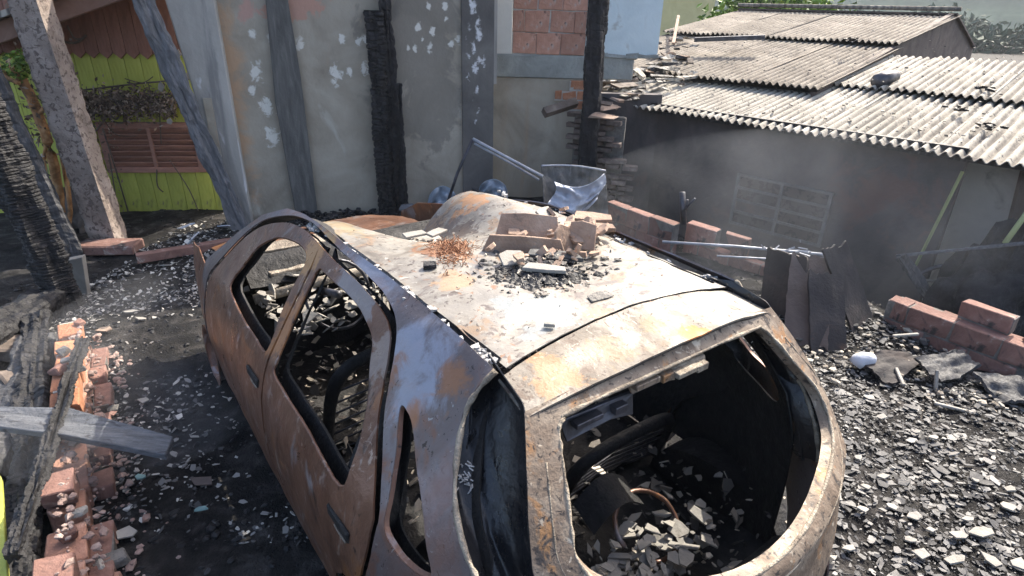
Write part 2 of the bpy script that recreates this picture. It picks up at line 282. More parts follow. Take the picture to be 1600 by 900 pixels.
pm('car_side', [(.25, (.065, .034, .023)), (.45, (.12, .06, .038)), (.6, (.16, .083, .053)), (.78, (.21, .125, .088))], 4, rough=(.24, .48), bump=.18, bscale=30, metal=.3, dist=1.0, stretch=(1, 1, .7),
   layers=[((.23, .175, .15), 13, .60, .72, (.6, 1.3, .6)), ((.04, .025, .02), 6, .62, .72, (1, 1, 1)), ((.22, .10, .045), 4, .58, .68, (1, 1, 1)), ((.26, .25, .26), 5, .64, .74, (1, 1, 1)), ((.035, .022, .018), 26, .63, .70, (1, 1, .4)), ((.30, .23, .19), 20, .62, .68, (1, .7, .3)), ((.22, .20, .20), 5, .58, .72, (1, 1, .6))],
   stains=[((-.80, 1.86, 1.0), .14, (.33, .15, .06), .8, (1, 1.4, .5), 6), ((-.62, 2.0, 1.27), .10, (.40, .22, .09), .8, (1, 1, 1), 6), ((-.62, 1.5, 1.27), .20, (.21, .19, .19), .85, (1, 1, 1), 6), ((-.70, 1.2, 1.18), .16, (.22, .18, .16), .8, (1, 1, 1), 6)])
pm('car_black', [(.3, (.006, .006, .007)), (.55, (.014, .014, .016)), (.75, (.04, .043, .05))], 6, rough=(.18, .5), bump=.25, bscale=30, spec=.5, layers=[((.09, .075, .06), 8, .66, .74, (1, 1, 1))])
pm('car_soot', [(.3, (.006, .006, .006)), (.6, (.014, .013, .013)), (.8, (.035, .033, .032))], 7, rough=(.6, .9), bump=.5, bscale=40)
pm('car_rim', [(.25, (.10, .075, .055)), (.45, (.20, .165, .125)), (.6, (.36, .31, .24)), (.75, (.15, .12, .09))], 11, rough=(.5, .85), bump=.6, bscale=90, metal=.1)
pm('car_ash', [(.3, (.30, .29, .28)), (.6, (.55, .54, .53)), (.8, (.70, .69, .67))], 14, bump=.8, bscale=80)

# ------------------------------------------------------------------ ground, hill
FA = Vector((2.95, 4.28, 0)); FB = Vector((3.55, 3.40, 0))        # line of the low wall on the right
def gheight(x, y):
    h = .045*fbm((x*.9, y*.9, 3.1), 5) + .018*fbm((x*5, y*5, 1.7), 3)
    # yard edge on the right: the neighbouring shed stands lower
    s = (x-1.75)*.74+(y-6.2)*.67
    s2 = (x-3.1)*.82+(y-4.1)*.56
    h -= .55*sstep(.0, 1.3, max(s, s2))
    h += .10*math.exp(-((x+2.2)**2+(y-6.3)**2)/1.2)+.12*math.exp(-((x-2.75)**2+(y-4.45)**2)/.25)
    r = math.hypot(x, y-4)
    return h*(1 if r < 14 else max(0, 1-(r-14)/10)) - (.3*sstep(14, 26, r))
def axis(lo, hi, st, far):
    a = list(np.arange(lo, hi+1e-6, st)); g = []; d = st
    while d < far: d *= 1.5; g.append(d)
    return [lo-q for q in np.cumsum(g)[::-1]]+a+[hi+q for q in np.cumsum(g)]
ax, ay = axis(-6.5, 6.5, .075, 200), axis(-.5, 9.5, .075, 200)
me = bpy.data.meshes.new('ground')
nx = len(ax)
me.from_pydata([(x, y, gheight(x, y)) for y in ay for x in ax], [], [(j*nx+i, j*nx+i+1, (j+1)*nx+i+1, (j+1)*nx+i) for j in range(len(ay)-1) for i in range(nx-1)])
me.materials.append(MATS['ash']); me.polygons.foreach_set('use_smooth', [True]*len(me.polygons))
tag(link('ground', me), kind='structure')
b = MB()
def hillf(u, v):
    a = R(-20+110*u); rr = 190-28*(1-v)
    return (math.sin(a)*rr, math.cos(a)*rr, -4+v*(14+4*fbm((u*6, v*2, 4), 4)))
b.grid(hillf, 60, 12)
tag(b.build('hill', 'hill', smooth=True, fix=False), kind='structure')
# ------------------------------------------------------------------ the burnt car (x right, y forward, z up from its own rear)
car = thing('burnt_car', (.832, 1.115, 0), 'burnt-out rusted hatchback shell without glass, rubble on its dented roof', 'car', rz=R(36.62))
PZ = [0, .15, .30, .50, .62, .75, .86, .93, 1.12, 1.28, 1.325, 1.352, 1.372]
PX = [.82, .86, .905, .93, .935, .925, .90, .872, .732, .612, .574, .535, .505]
_zz = np.linspace(0, 1.38, 140); _xx = np.interp(_zz, PZ, PX); _k = np.hanning(9); _k /= _k.sum(); _xp = np.pad(_xx, 4, 'edge'); _xs = np.convolve(_xp, _k, 'valid')
def xside(y, z):
    x = float(np.interp(z, _zz, _xs))
    if y > 2.6: x *= 1-.17*((y-2.6)/1.4)**2
    if y < .75: x *= 1-.28*((.75-y)/.6)**2*sstep(1.10, .93, z)
    x += .010*fbm((y*2.2, z*2.2, 1.3), 3)+.0022*fbm((y*9, z*9, 5), 3)
    return x
def roofz(x, y):
    z = 1.372-.026*(x/.5)**2-.03*((y-1.45)/.85)**2
    v = .0+.04*(2.3-y)
    z -= .27*math.exp(-((x-v)/(.20 if x > v else .27))**2)*sstep(1.4, 2.5, y)
    z -= .05*sstep(.36, .5, x)*sstep(1.8, 2.4, y)
    z -= .045*math.exp(-((x-.10)/.30)**2-((y-1.35)/.30)**2)
    z -= .02*math.exp(-((x+.30)/.12)**2-((y-1.75)/.20)**2)
    z += .03*math.exp(-((x-.38)/.12)**2-((y-2.1)/.28)**2)
    z += .009*fbm((x*3, y*3, 2), 3)+.003*fbm((x*10, y*10, 7), 3)
    return z
GAP = [(2.86, .952), (2.746, 1.104), (2.60, 1.227), (2.397, 1.301), (2.196, 1.325), (1.965, 1.320), (1.602, 1.314), (1.343, 1.300), (1.225, 1.268), (1.165, 1.215), (1.120, 1.160), (1.065, 1.10), (1.0, 1.045), (.914, .977), (.845, .925)]
FWIN = [(2.55, 1.067), (2.51, 1.155), (2.374, 1.235), (2.206, 1.266), (2.06, 1.268), (2.004, 1.235), (1.99, 1.157), (1.965, 1.057), (1.905, .945), (2.05, .932), (2.36, .942), (2.58, .968)]
RWIN = [(1.868, 1.24), (1.79, 1.262), (1.52, 1.258), (1.387, 1.244), (1.30, 1.216), (1.235, 1.165), (1.165, 1.108), (1.11, 1.05), (1.06, .965), (1.065, .892), (1.35, .905), (1.73, .918), (1.775, .95), (1.805, 1.05)]
QWIN = [(.985, 1.152), (.945, 1.158), (.89, 1.138), (.81, 1.092), (.70, 1.036), (.635, .995), (.575, .950), (.60, .930), (.70, .925), (.785, .935), (.83, .985), (.90, 1.065)]
LAMP = [(.745, 1.350), (.752, 1.30), (.752, 1.255), (.715, 1.19), (.647, 1.123), (.582, 1.08), (.513, 1.044), (.455, 1.01), (.40, .95), (.36, .88), (.33, .78)]
gap_s = sm(GAP, 4, False); fwin_s, rwin_s, qwin_s = expand(sm(FWIN, 4), .008), expand(sm(RWIN, 4), .008), sm(QWIN, 4); lamp_s = sm(LAMP, 4, False)
BT, BB = (1.94, 1.318), (1.76, .25)             # door seam at the centre pillar
kseam = min(range(len(gap_s)), key=lambda i: abs(gap_s[i][0]-BT[0]))
seam = [(1.925, 1.24), (1.875, 1.05), (1.845, .93), (1.84, .80), (1.845, .6), (1.82, .4), (1.80, .22)]
g = .010
fdoor = gap_s[:kseam+1]+[(y+g, z) for y, z in seam]+[(2.86, .20), (2.94, .40), (2.93, .70), (2.90, .88)]
rarch = [(1.17, .20), (1.15, .36), (1.10, .50), (1.0, .60), (.90, .66), (.845, .74), (.83, .85)]
rdoor = gap_s[kseam:]+rarch[::-1]+[(y-g, z) for y, z in seam[::-1]]
aper = expand(gap_s+rarch[::-1]+[(2.86, .195), (2.945, .40), (2.938, .70), (2.905, .88)], .029)
arch = [(.73+.37*math.cos(a), .29+.37*math.sin(a)) for a in np.linspace(R(5), R(175), 16)]
bodyout = [(3.06, .945), (2.925, 1.06), (2.80, 1.165), (2.645, 1.275), (2.46, 1.345), (2.28, 1.362), (1.86, 1.366), (1.46, 1.368), (1.02, 1.362), (.78, 1.353)]+lamp_s+[(.30, .62), (.20, .58), (.15, .45), (.15, .22), (.30, .18)]+arch[::-1]+[(1.2, .13), (2.93, .13), (3.0, .40), (3.0, .70)]
def xsd(s, y, z): return xside(y, z)*(1-(.25*sstep(1.0, .25, y)*sstep(1.30, 1.02, z) if s > 0 else 0))
def droop(s, y, z): return .08*sstep(1.75, 2.35, y)*sstep(.95, 1.3, z) if s > 0 else 0
for s, sname in ((-1, 'left'), (1, 'right')):
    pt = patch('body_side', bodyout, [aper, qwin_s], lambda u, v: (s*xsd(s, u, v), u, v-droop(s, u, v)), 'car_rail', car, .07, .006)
    fd = patch('front_door', fdoor, [fwin_s], lambda u, v: (s*(xside(u, v)-.002), u, v-droop(s, u, v)), 'car_side', car, .06, .007)
    rd = patch('rear_door', rdoor, [rwin_s], lambda u, v: (s*(xside(u, v)-.001), u, v-droop(s, u, v)), 'car_side', car, .06, .007)
    # inner skins of the doors and the pillars behind them
    patch('inner_skin', expand(fdoor, -.03), [expand(fwin_s, .012)], lambda u, v: (s*(xside(u, v)-.065), u, v-droop(s, u, v)), 'car_soot', fd, .10, .01)
    patch('inner_skin', expand(rdoor, -.03), [expand(rwin_s, .010)], lambda u, v: (s*(xside(u, v)-.065), u, v-droop(s, u, v)), 'car_soot', rd, .10, .01)
    jamb = MB()
    ring = [(s*(xside(*p)-.012), p[0], p[1]-droop(s, *p)) for p in aper]; ring2 = [(s*(xside(*p)-.10), p[0], p[1]-droop(s, *p)) for p in expand(aper, -.025)]
    n = len(ring); jamb.add(ring+ring2, [(i, (i+1) % n, (i+1) % n+n, i+n) for i in range(n)])
    jamb.build('door_jamb', 'car_soot', pt, True, solid=.004, fix=False, local=True)
    # quarter window return and inner pillar
    q = MB(); ring = [(s*xsd(s, *p), p[0], p[1]) for p in qwin_s]; ring2 = [(s*(xsd(s, *p)-.014), p[0]+.002, p[1]) for p in expand(qwin_s, -.002)]
    n = len(ring); q.add(ring+ring2, [(i, (i+1) % n, (i+1) % n+n, i+n) for i in range(n)])
    q.build('quarter_window_flange', 'car_side', pt, True, solid=.003, fix=False, local=True)
    ipo = [(1.12, 1.34), (.80, 1.34), (.70, 1.19), (.60, 1.09), (.48, 1.0), (.42, .80), (.40, .3), (1.15, .3), (1.16, .95), (1.16, 1.2)]
    patch('inner_quarter', ipo, [expand(qwin_s, .035 if s < 0 else .055)], lambda u, v: (s*(xsd(s, u, v)-.075), u, v), 'car_soot', pt, .1, .006)
    # edge flanges that catch the light
    for pts, r_, m_ in ((fwin_s, .0065, 'car_side'), (rwin_s, .0065, 'car_side')):
        t_ = MB(); t_.tube([(s*(xside(y, z)-.004), y, z-droop(s, y, z)) for y, z in pts+pts[:1]], r_, 6); t_.build('window_flange', m_, fd if pts is fwin_s else rd, True, local=True)
    t_ = MB(); t_.tube([(s*(xsd(s, y, z)-.002), y-.004, z) for y, z in lamp_s], [.005+.005*random.random() for _ in lamp_s], 7); t_.build('lamp_flange', 'car_rim', pt, True, local=True)
    # door handles burnt out to slots
    for dd, hy, hz in ((fd, 1.98, .80), (rd, 1.02, .79)):
        h_ = MB(); h_.box((s*(xside(hy, hz)+.001), hy, hz), (.014, .17, .04), Matrix.Rotation(R(-4), 3, 'X')); h_.build('handle_slot', 'car_soot', dd, bevel=.005, local=True)
        h_ = MB(); h_.tube([(s*(xside(hy, hz)+.010), hy-.075, hz-.012), (s*(xside(hy, hz)+.011), hy-.02, hz-.016), (s*(xside(hy, hz)+.009), hy+.02, hz-.02)], .0035, 5); h_.build('handle_remnant', 'car_rim', dd, True, local=True)
    # front wing
    fo = [(3.0, .16), (3.02, .40), (3.02, .92), (3.4, .90), (3.75, .82), (3.98, .70), (4.02, .45), (3.80, .25)]+[(3.36+.37*math.cos(a), .29+.37*math.sin(a)) for a in np.linspace(R(10), R(170), 14)]
    patch('front_wing', fo, [], lambda u, v: (s*(xside(u, v)-.004+(.035 if False else 0)), u, v), 'car_side', car, .1, .006)
    # drip channel between roof and rail
    ch = MB(); pts = [(y, roofz(s*.49, y)) for y in np.linspace(.80, 2.30, 40)]
    for (y0, z0), (y1, z1) in zip(pts, pts[1:]):
        pass
    ch.grid(lambda u, v: (s*(.478+.060*u), .80+1.5*v, 1.346-droop(s, .8+1.5*v, 1.35)-.03*((.80+1.5*v-1.45)/.85)**2-.004-.014*math.sin(math.pi*u)), 5, 40)
    dc = ch.build('drip_channel', 'car_black' if s < 0 else 'car_frame', car, True, solid=.003, fix=False, local=True)
    a_ = MB()
    for _ in range(150 if s < 0 else 30):
        y = random.choice((random.uniform(.80, .90), random.uniform(1.26, 1.36), random.uniform(.8, 2.2), random.gauss(2.18, .05)))
        a_.box((s*random.uniform(.488, .535), y, 1.342-.03*((y-1.45)/.85)**2+random.uniform(-.004, .012)), (random.uniform(.005, .02), random.uniform(.005, .028), random.uniform(.004, .014)), Matrix.Rotation(random.uniform(0, 3), 3, 'Z'), .003)
    a_.build('ash_crumbs', 'car_ash', dc, local=True)['kind'] = 'stuff'
# roof skin
def ygap(x): return .812-.055*(x/.5)**2
ro = [(x, ygap(x)) for x in np.linspace(-.484, .500, 14)]+[(.502, 1.5), (.498, 2.27)]+[(x, 2.33-.05*(x/.47)**2+.02*math.sin(x*9)) for x in np.linspace(.49, -.47, 12)]+[(-.476, 2.27), (-.482, 1.5)]
roof = patch('roof', ro, [], lambda u, v: (u, v, roofz(u, v)), 'car_roof', car, .035, .004)
b = MB(); b.grid(lambda u, v: (-.54+1.08*u, 2.30+.11*v, min(1.325, roofz((-.5+u)*.94, 2.3))-.02-.05*v), 24, 3); b.build('windscreen_header', 'car_side', car, True, solid=.01, fix=False, local=True)
for y in (1.05, 1.55, 2.0):
    b = MB(); b.grid(lambda u, v: (-.50+u, y-.03+.06*v, roofz(-.48+.96*u, y)-.022-.012*math.sin(math.pi*v)), 20, 4); b.build('roof_bow', 'car_soot', roof, True, solid=.004, fix=False, local=True)
# tailgate: upper panel over the roof end, then the raked frame round the missing glass, then the lower skin
def tgtop(x, y):
    return roofz(x, .83)-.004-.020*sstep(.83, .58, y)-.06*max(0, .66-y)-.010*(x/.53)**4+.003*fbm((x*5, y*5, 3), 3)
tg = thing('tailgate', (0, 0, 0), None, None); tg.parent = car
to = [(x, ygap(x)-.007) for x in np.linspace(-.522, .522, 16)]+[(.528, .70), (.540, .60)]+[(x, .585-.004*math.cos(x*5)) for x in np.linspace(.53, -.53, 16)]+[(-.540, .60), (-.528, .70)]
up = patch('tailgate_upper_panel', to, [], lambda u, v: (u, v, tgtop(u, v)), 'car_tailgate', tg, .035, .006)
b = MB(); b.grid(lambda u, v: ((-.535+1.07*u)*(1-.02*v), .585-.004*math.cos((-.535+1.07*u)*5)+.024*v-.004*math.sin(math.pi*v), tgtop(-.535+1.07*u, .585)-.003-.020*v), 30, 3); b.build('spoiler_lip', 'car_soot', tg, True, solid=.004, fix=False, local=True)  # dark lip colour also stands in for the shadow under the overhang
def tgs(x, z):
    zz = max(z, .86)
    y = .598-1.13*(1.300-zz)+.34*(1.305-zz)*(x/.6)**2
    if z < .86: y -= .03*sstep(.86, .6, z)-.03*sstep(.6, .3, z)
    return y+.004*fbm((x*3, z*3, 9), 3)
def hw(z): return float(np.interp(z, [.3, .6, .88, 1.0, 1.1, 1.2, 1.31], [.50, .58, .655, .665, .635, .592, .537]))
tout = [(-hw(z), z) for z in np.linspace(1.302, .40, 20)]+[(x, .40) for x in np.linspace(-.6, .6, 9)]+[(hw(z), z) for z in np.linspace(.40, 1.302, 20)]+[(x, 1.302+.012*(1-(x/.53)**2)) for x in np.linspace(.5, -.5, 11)]
TWIN = [(-.44, 1.262), (-.40, 1.270), (0, 1.274), (.40, 1.270), (.447, 1.262), (.48, 1.23), (.53, 1.15), (.595, 1.06), (.61, 1.0), (.585, .945), (.50, .915), (.2, .888), (0, .88), (-.2, .888), (-.42, .92), (-.515, .955), (-.55, 1.01), (-.54, 1.06), (-.51, 1.14), (-.478, 1.22), (-.464, 1.25)]
twin_s = sm(TWIN, 4)
fr = patch('tailgate_frame', tout, [twin_s], lambda u, v: (u, tgs(u, v), v), 'car_frame', tg, .04, .008)
b = MB(); ring = [(x, tgs(x, z), z) for x, z in twin_s]; ring2 = [(x*.975, tgs(x, z)+.035, z-.004+(1.1-z)*.03) for x, z in twin_s]; n = len(ring)
b.add(ring+ring2, [(i, (i+1) % n, (i+1) % n+n, i+n) for i in range(n)]); b.build('glass_rebate', 'car_frame', fr, True, solid=.004, fix=False, local=True)
b = MB(); b.tube(ring+ring[:1], [.004+.005*random.random() for _ in range(n+1)], 7); b.build('glass_flange', 'car_rim', fr, True, local=True)
b = MB(); ring3 = [(x, tgs(x, z)-.003, z) for x, z in expand(twin_s, .045) if z < 1.22]; k = max(range(len(ring3)), key=lambda i: math.dist(ring3[i], ring3[(i+1) % len(ring3)])); ring3 = ring3[k+1:]+ring3[:k+1]
b.tube(ring3, [.002+.003*random.random() for _ in ring3], 6); b.build('seal_groove_edge', 'car_rim', fr, True, local=True)
# hinge brackets and scorched trim strips hanging under the upper edge
for pts, wdt, m_ in (([(-.17, .60, 1.262), (.02, .58, 1.262)], .045, 'car_frame'), ([(.0, .575, 1.255), (.15, .565, 1.258)], .035, 'car_rim'), ([(-.40, .62, 1.20), (-.13, .60, 1.205)], .065, 'steel_dark')):
    a, c_ = Vector(pts[0]), Vector(pts[1]); b = MB(); d = (c_-a)
    b.prism([a, c_, c_+Vector((-.01, -.02, -wdt)), a+d*.62+Vector((0, -.02, -wdt*.75)), a+Vector((.015, -.02, -wdt))], (0, .012, .003))
    b.box(a+d*.3+Vector((0, -.02, -.012)), (.10, .03, .018)); b.box(a+d*.75+Vector((0, -.012, -.02)), (.05, .035, .025))
    b.build('hinge_bracket', m_, tg, bevel=.002, local=True)
# tail lamp wells, lamps gone
for s in (-1, 1):
    b = MB(); A = resample([(s*xsd(s, y, z), y, z) for y, z in lamp_s], 30)
    T = resample([(s*.52, .752, 1.352), (s*.537, .60, 1.318)]+[(s*hw(z), tgs(hw(z), z), z) for z in np.linspace(1.30, .78, 14)], 30)
    def well(u, v):
        i = v*29; k = min(int(i), 28); t = i-k
        p = np.array(A[k])*(1-t)+np.array(A[k+1])*t; q_ = np.array(T[k])*(1-t)+np.array(T[k+1])*t
        d = math.sin(math.pi*u)**.45; e = .014*math.sin(u*17+2*math.sin(v*7))*sstep(0, .25, u)*sstep(1, .75, u)
        e += .012*sstep(.30, .34, v)*math.sin(math.pi*u)+.016*fbm((u*3, v*9, s), 3)*math.sin(math.pi*u)
        return tuple(p*(1-u)+q_*u+np.array([-s*.035, .085, -.015])*d+np.array([0, e, e*.4]))
    b.grid(well, 24, 60); wl = b.build('tail_lamp_well', 'car_black', car, True, solid=.003, fix=False, local=True)
    b = MB()
    for _ in range(26):
        u, v = random.gauss(.22, .05), random.gauss(.42, .03); p = np.array(well(min(.4, max(.08, u)), v))-np.array([0, .012, 0])
        q_ = p+np.array([random.uniform(-.02, .02), random.uniform(-.01, .0), random.uniform(-.025, .02)]); b.tube([p, (p+q_)/2+np.array([0, -.006, .003]), q_], .0022, 4)
    b.build('melted_threads', 'car_ash', wl, local=True)['kind'] = 'stuff'
# bonnet, cowl, bulkhead, floor
b = MB(); b.grid(lambda u, v: (-.68+1.36*u, 3.05+.93*v, .87-.14*v**1.6-.06*(2*u-1)**2+.02*fbm((u*3, v*3, 5), 4)-.05*math.exp(-((u-.4)/.2)**2-((v-.6)/.3)**2)), 28, 18); b.build('bonnet', 'car_side', car, True, solid=.005, fix=False, local=True)
b = MB(); b.grid(lambda u, v: (-.84+1.68*u, .25+3.0*v, .20+.03*math.sin(u*22)*math.sin(v*20)+.06*math.exp(-((u-.5)/.07)**2)), 30, 40); b.build('floor_pan', 'car_soot', car, True, solid=.006, fix=False, local=True)
b = MB(); b.box((0, 3.02, .58), (1.62, .04, .72)); b.build('bulkhead', 'car_soot', car, bevel=.01, local=True)
b = MB(); b.box((0, .26, .30), (1.05, .20, .36)); b.build('rear_panel', 'car_soot', car, bevel=.03, local=True)
b = MB(); b.grid(lambda u, v: (-.72+1.44*u, 2.72+.34*v, .86+.09*math.sin(v*2.6)+.03*fbm((u*8, v*3, 1), 3)), 26, 6)
b.build('dashboard', 'car_soot', car, True, solid=.02, fix=False, local=True)
b = MB(); b.tube([(-.72, 2.68, .82), (-.3, 2.64, .86), (.2, 2.64, .86), (.72, 2.68, .82)], .028, 8); b.build('cross_beam', 'car_rim', car, True, local=True)
b = MB(); b.tube([(-.36+.17*math.cos(a), 2.42+.06*math.sin(a), .86+.17*math.sin(a)) for a in np.linspace(0, 2*math.pi, 25)], .009, 6); b.tube([(-.36, 2.42, .86), (-.36, 2.75, .76)], .022, 8); b.build('steering_wheel_frame', 'steel_dark', car, True, local=True)
def seat(x, y, w_, h_, tilt, mat='car_soot'):
    st = thing('seat_frame', (x, y, .25), None, None); st.parent = car
    c_, s_ = math.cos(tilt), math.sin(tilt)
    P = [(-w_/2, 0), (-w_/2, .25*h_), (-w_*.47, .7*h_), (-w_*.36, .92*h_), (-w_*.15, h_), (w_*.15, h_), (w_*.36, .92*h_), (w_*.47, .7*h_), (w_/2, .25*h_), (w_/2, 0)]
    b = MB(); b.tube([(px, -pz*s_, pz*c_) for px, pz in sm(P, 4, False)], .032, 8, flat=.8); b.build('back_hoop', mat, st, True, local=True)
    b = MB()
    for k in range(7): b.tube([(-w_*.46, -.1*k*h_*1.2*s_, .1*k*h_*1.2*c_), (0, -.1*k*h_*1.2*s_+.04, .1*k*h_*1.2*c_-.01), (w_*.46, -.1*k*h_*1.2*s_, .1*k*h_*1.2*c_)], .005, 5)
    b.build('back_springs', 'steel_dark', st, True, local=True)
    b = MB(); b.grid(lambda u, v: (-w_/2+w_*u, .02+.5*v, .05*math.sin(math.pi*v)+.03*fbm((u*5, v*5, x), 3)), 10, 10); b.build('seat_pan', mat, st, True, solid=.02, fix=False, local=True)
    return st
seat(-.40, 1.98, .50, .62, .30); seat(.40, 1.98, .50, .62, .25)
seat(-.36, 1.10, .62, .36, .35); seat(.36, 1.10, .62, .36, .35)
for s in (-1, 1):
    b = MB(); b.grid(lambda u, v: (s*(.86-.20*v), .73+.36*math.cos(math.pi*u), .18+.24*math.sin(math.pi*u)), 14, 4); b.grid(lambda u, v: (s*.66, .73+.36*math.cos(math.pi*u)*v, .18+.24*math.sin(math.pi*u)*v), 14, 3)
    b.build('wheel_housing', 'car_soot', car, True, solid=.004, fix=False, local=True)
# wheels burnt to bare rims
for sx in (-1, 1):
    for y in (.73, 3.36):
        wh = thing('wheel', (sx*.80, y, .20), None, None); wh.parent = car
        b = MB(); prof = [(-.09, .20), (-.085, .175), (-.02, .165), (.05, .170), (.085, .185), (.09, .20)]
        b.grid(lambda u, v: (np.interp(v, np.linspace(0, 1, 6), [p[0] for p in prof]), np.interp(v, np.linspace(0, 1, 6), [p[1] for p in prof])*math.cos(2*math.pi*u), np.interp(v, np.linspace(0, 1, 6), [p[1] for p in prof])*math.sin(2*math.pi*u)), 28, 10); b.build('rim', 'car_side', wh, True, solid=.006, fix=False, local=True)
        b = MB(); b.tube([(-.015, 0, 0), (.015, 0, 0)], .172, 24); b.tube([(-.04, 0, 0), (.05, 0, 0)], .05, 12); b.build('disc', 'car_soot', wh, False, local=True)
# burnt ring and fallen trim in the boot
b = MB(); b.tube([(.12+.14*math.cos(a), .66+.11*math.sin(a), .47+.07*math.sin(a)) for a in np.linspace(R(-120), R(190), 26)], .010, 6, jit=.2); b.build('speaker_ring', 'car_side', car, True, local=True)
b = MB(); b.grid(lambda u, v: (-.10+.26*u, .72+.12*v, .50+.07*math.sin(math.pi*u)+.05*v), 12, 5); b.build('boot_tray', 'car_soot', car, True, solid=.008, fix=False, local=True)

# pale cowl boards showing through the windscreen hole
for k, (x0, x1, y, z, w_, m_) in enumerate(((-.66, -.05, 3.02, .955, .09, 'car_rim'), (-.62, .10, 2.90, .93, .07, 'shard_pale'), (-.60, -.12, 2.80, .90, .05, 'car_rim'))):
    b = MB(); b.box(((x0+x1)/2, y, z), (x1-x0, w_, .022), Matrix.Rotation(R(3*k-3), 3, 'Z') @ Matrix.Rotation(R(12), 3, 'X'), .006); b.build('cowl_strip', m_, car, bevel=.003, local=True)
# ------------------------------------------------------------------ bricks shared between the walls
def brick_mesh(name, size, mat, seed, broken=False):
    random.seed(seed); b = MB(); b.box((0, 0, 0), size, None, min(.009, size[2]*.08))
    me = b.mesh(name, mat); bm = bmesh.new(); bm.from_mesh(me); bmesh.ops.recalc_face_normals(bm, faces=bm.faces)
    if broken:
        n = Vector((1, random.uniform(-.5, .5), random.uniform(-.6, .6))).normalized()
        r_ = bmesh.ops.bisect_plane(bm, geom=list(bm.verts)+list(bm.edges)+list(bm.faces), plane_co=(size[0]*.12, 0, 0), plane_no=n, clear_outer=True)
        bmesh.ops.holes_fill(bm, edges=bm.edges)
    bmesh.ops.bevel(bm, geom=list(bm.edges), offset=.006, segments=1, affect='EDGES'); bm.to_mesh(me); bm.free(); return me
def brick_run(parent, mat, p0, p1, thick, z0, courses, bl, bh, gone=lambda i, k, n: False, broken=lambda i, k, n: False, jit=.006, seed=1, mort='mortar', joint=.009):
    """courses of bricks as parts of a wall from p0 to p1, with a recessed mortar core"""
    p0, p1 = Vector(p0), Vector(p1); d = p1-p0; L_ = d.length; d.normalize(); ang = math.atan2(d.y, d.x); nb = max(1, round(L_/bl)); st = L_/nb
    full = [brick_mesh('brick', (st-joint, thick, bh-joint), mat, seed+i) for i in range(3)]; brk = [brick_mesh('brick', (st-joint, thick, bh-joint), mat, seed+7+i, True) for i in range(2)]
    rnd = random.Random(seed); core = MB(); rot = Matrix.Rotation(ang, 3, 'Z'); any_core = False
    for i in range(courses):
        spots = [((k+.5)*st, 1.0) for k in range(nb)] if i % 2 == 0 else [(st*.25, .48)]+[((k+1)*st, 1.0) for k in range(nb-1)]+[(L_-st*.25, .48)]
        for k, (x, hs) in enumerate(spots):
            if gone(i, k, nb): continue
            c_ = p0+d*x+Vector((0, 0, z0+(i+.5)*bh)); isb = broken(i, k, nb)
            M_ = Matrix.Translation(c_+Vector((rnd.uniform(-jit, jit), rnd.uniform(-jit, jit), 0))) @ Matrix.Rotation(ang+rnd.uniform(-jit, jit)*3+(math.pi if isb and rnd.random() < .5 else 0), 4, 'Z') @ Matrix.Diagonal((hs, 1, 1, 1))
            link('brick', rnd.choice(brk if isb else full), parent, mw=M_)
            if not isb: core.box(c_-Vector((0, 0, joint*.9)), (st*hs, thick*.86, bh-joint*.6), rot); any_core = True
    if any_core: core.build('mortar', mort, parent)
# ------------------------------------------------------------------ sooty plastered building behind
W0, W1 = Vector((-2.88, 6.18, 0)), Vector((-.27, 7.05, 0)); wd = (W1-W0).normalized(); wn = Vector((-wd.y, wd.x, 0))
def onw(px, py): return gp(px, py, W0, wn)
WP = (.62, .60, .54)
peel = [((395, 55), .05), ((425, 60), .06), ((400, 115), .10), ((393, 140), .05), ((416, 165), .09), ((425, 212), .10), ((468, 68), .06), ((525, 115), .09), ((547, 112), .05), ((570, 108), .07), ((534, 62), .045), ((560, 65), .06), ((572, 60), .05), ((590, 105), .05), ((652, 42), .05), ((675, 48), .055), ((672, 75), .05), ((648, 75), .04), ((660, 62), .03), ((705, 70), .05), ((716, 63), .05), ((670, 8), .035), ((696, 12), .045), ((638, 74), .03), ((590, 42), .04), ((697, 28), .03)]
pil = [((737, 15), .07), ((745, 35), .06), ((733, 40), .05), ((748, 55), .06), ((740, 75), .06), ((732, 85), .05), ((748, 95), .05), ((742, 105), .06), ((731, 120), .05), ((745, 140), .045), ((740, 155), .05), ((746, 175), .05), ((742, 190), .04), ((735, 6), .05), ((746, 285), .03), ((755, 98), .06), ((728, 62), .05)]
def S(lst, colr, ax_=(1.3, 1, .85), nsc=13): return [(tuple(onw(*p)), r_, colr, 1.0, ax_, nsc, 2.15) for p, r_ in lst]
pm('sooty_plaster', [(.25, (.215, .185, .142)), (.5, (.31, .275, .218)), (.75, (.41, .37, .30))], 1.6, rough=(.75, .95), bump=.3, bscale=22, dist=.8,
   layers=[((.15, .138, .118), 1.3, .56, .74, (1, 1, .5)), ((.43, .40, .34), 2.3, .62, .74, (1, 1, .45)), ((.36, .26, .175), 1.1, .58, .72, (1.5, 1.5, .3))],
   stains=[(tuple(onw(365, 150)), .36, (.44, .29, .18), .9, (2.0, 1, .22), 3, 1.9), (tuple(onw(640, 100)), .6, (.15, .137, .118), .6, (1, 1, .6), 2), (tuple(onw(455, 12)), .22, (.42, .24, .18), .9, (.6, 1, 1.6), 7), (tuple(onw(385, 15)), .12, (.44, .27, .22), .9, (1, 1, 1), 7)]+S(peel, WP))
pm('sooty_pilaster', [(.25, (.07, .065, .062)), (.5, (.115, .108, .10)), (.75, (.18, .17, .155))], 2, rough=(.75, .95), bump=.3, bscale=22, stains=S(pil, (.60, .60, .60), (1.5, 1, .7), 12))
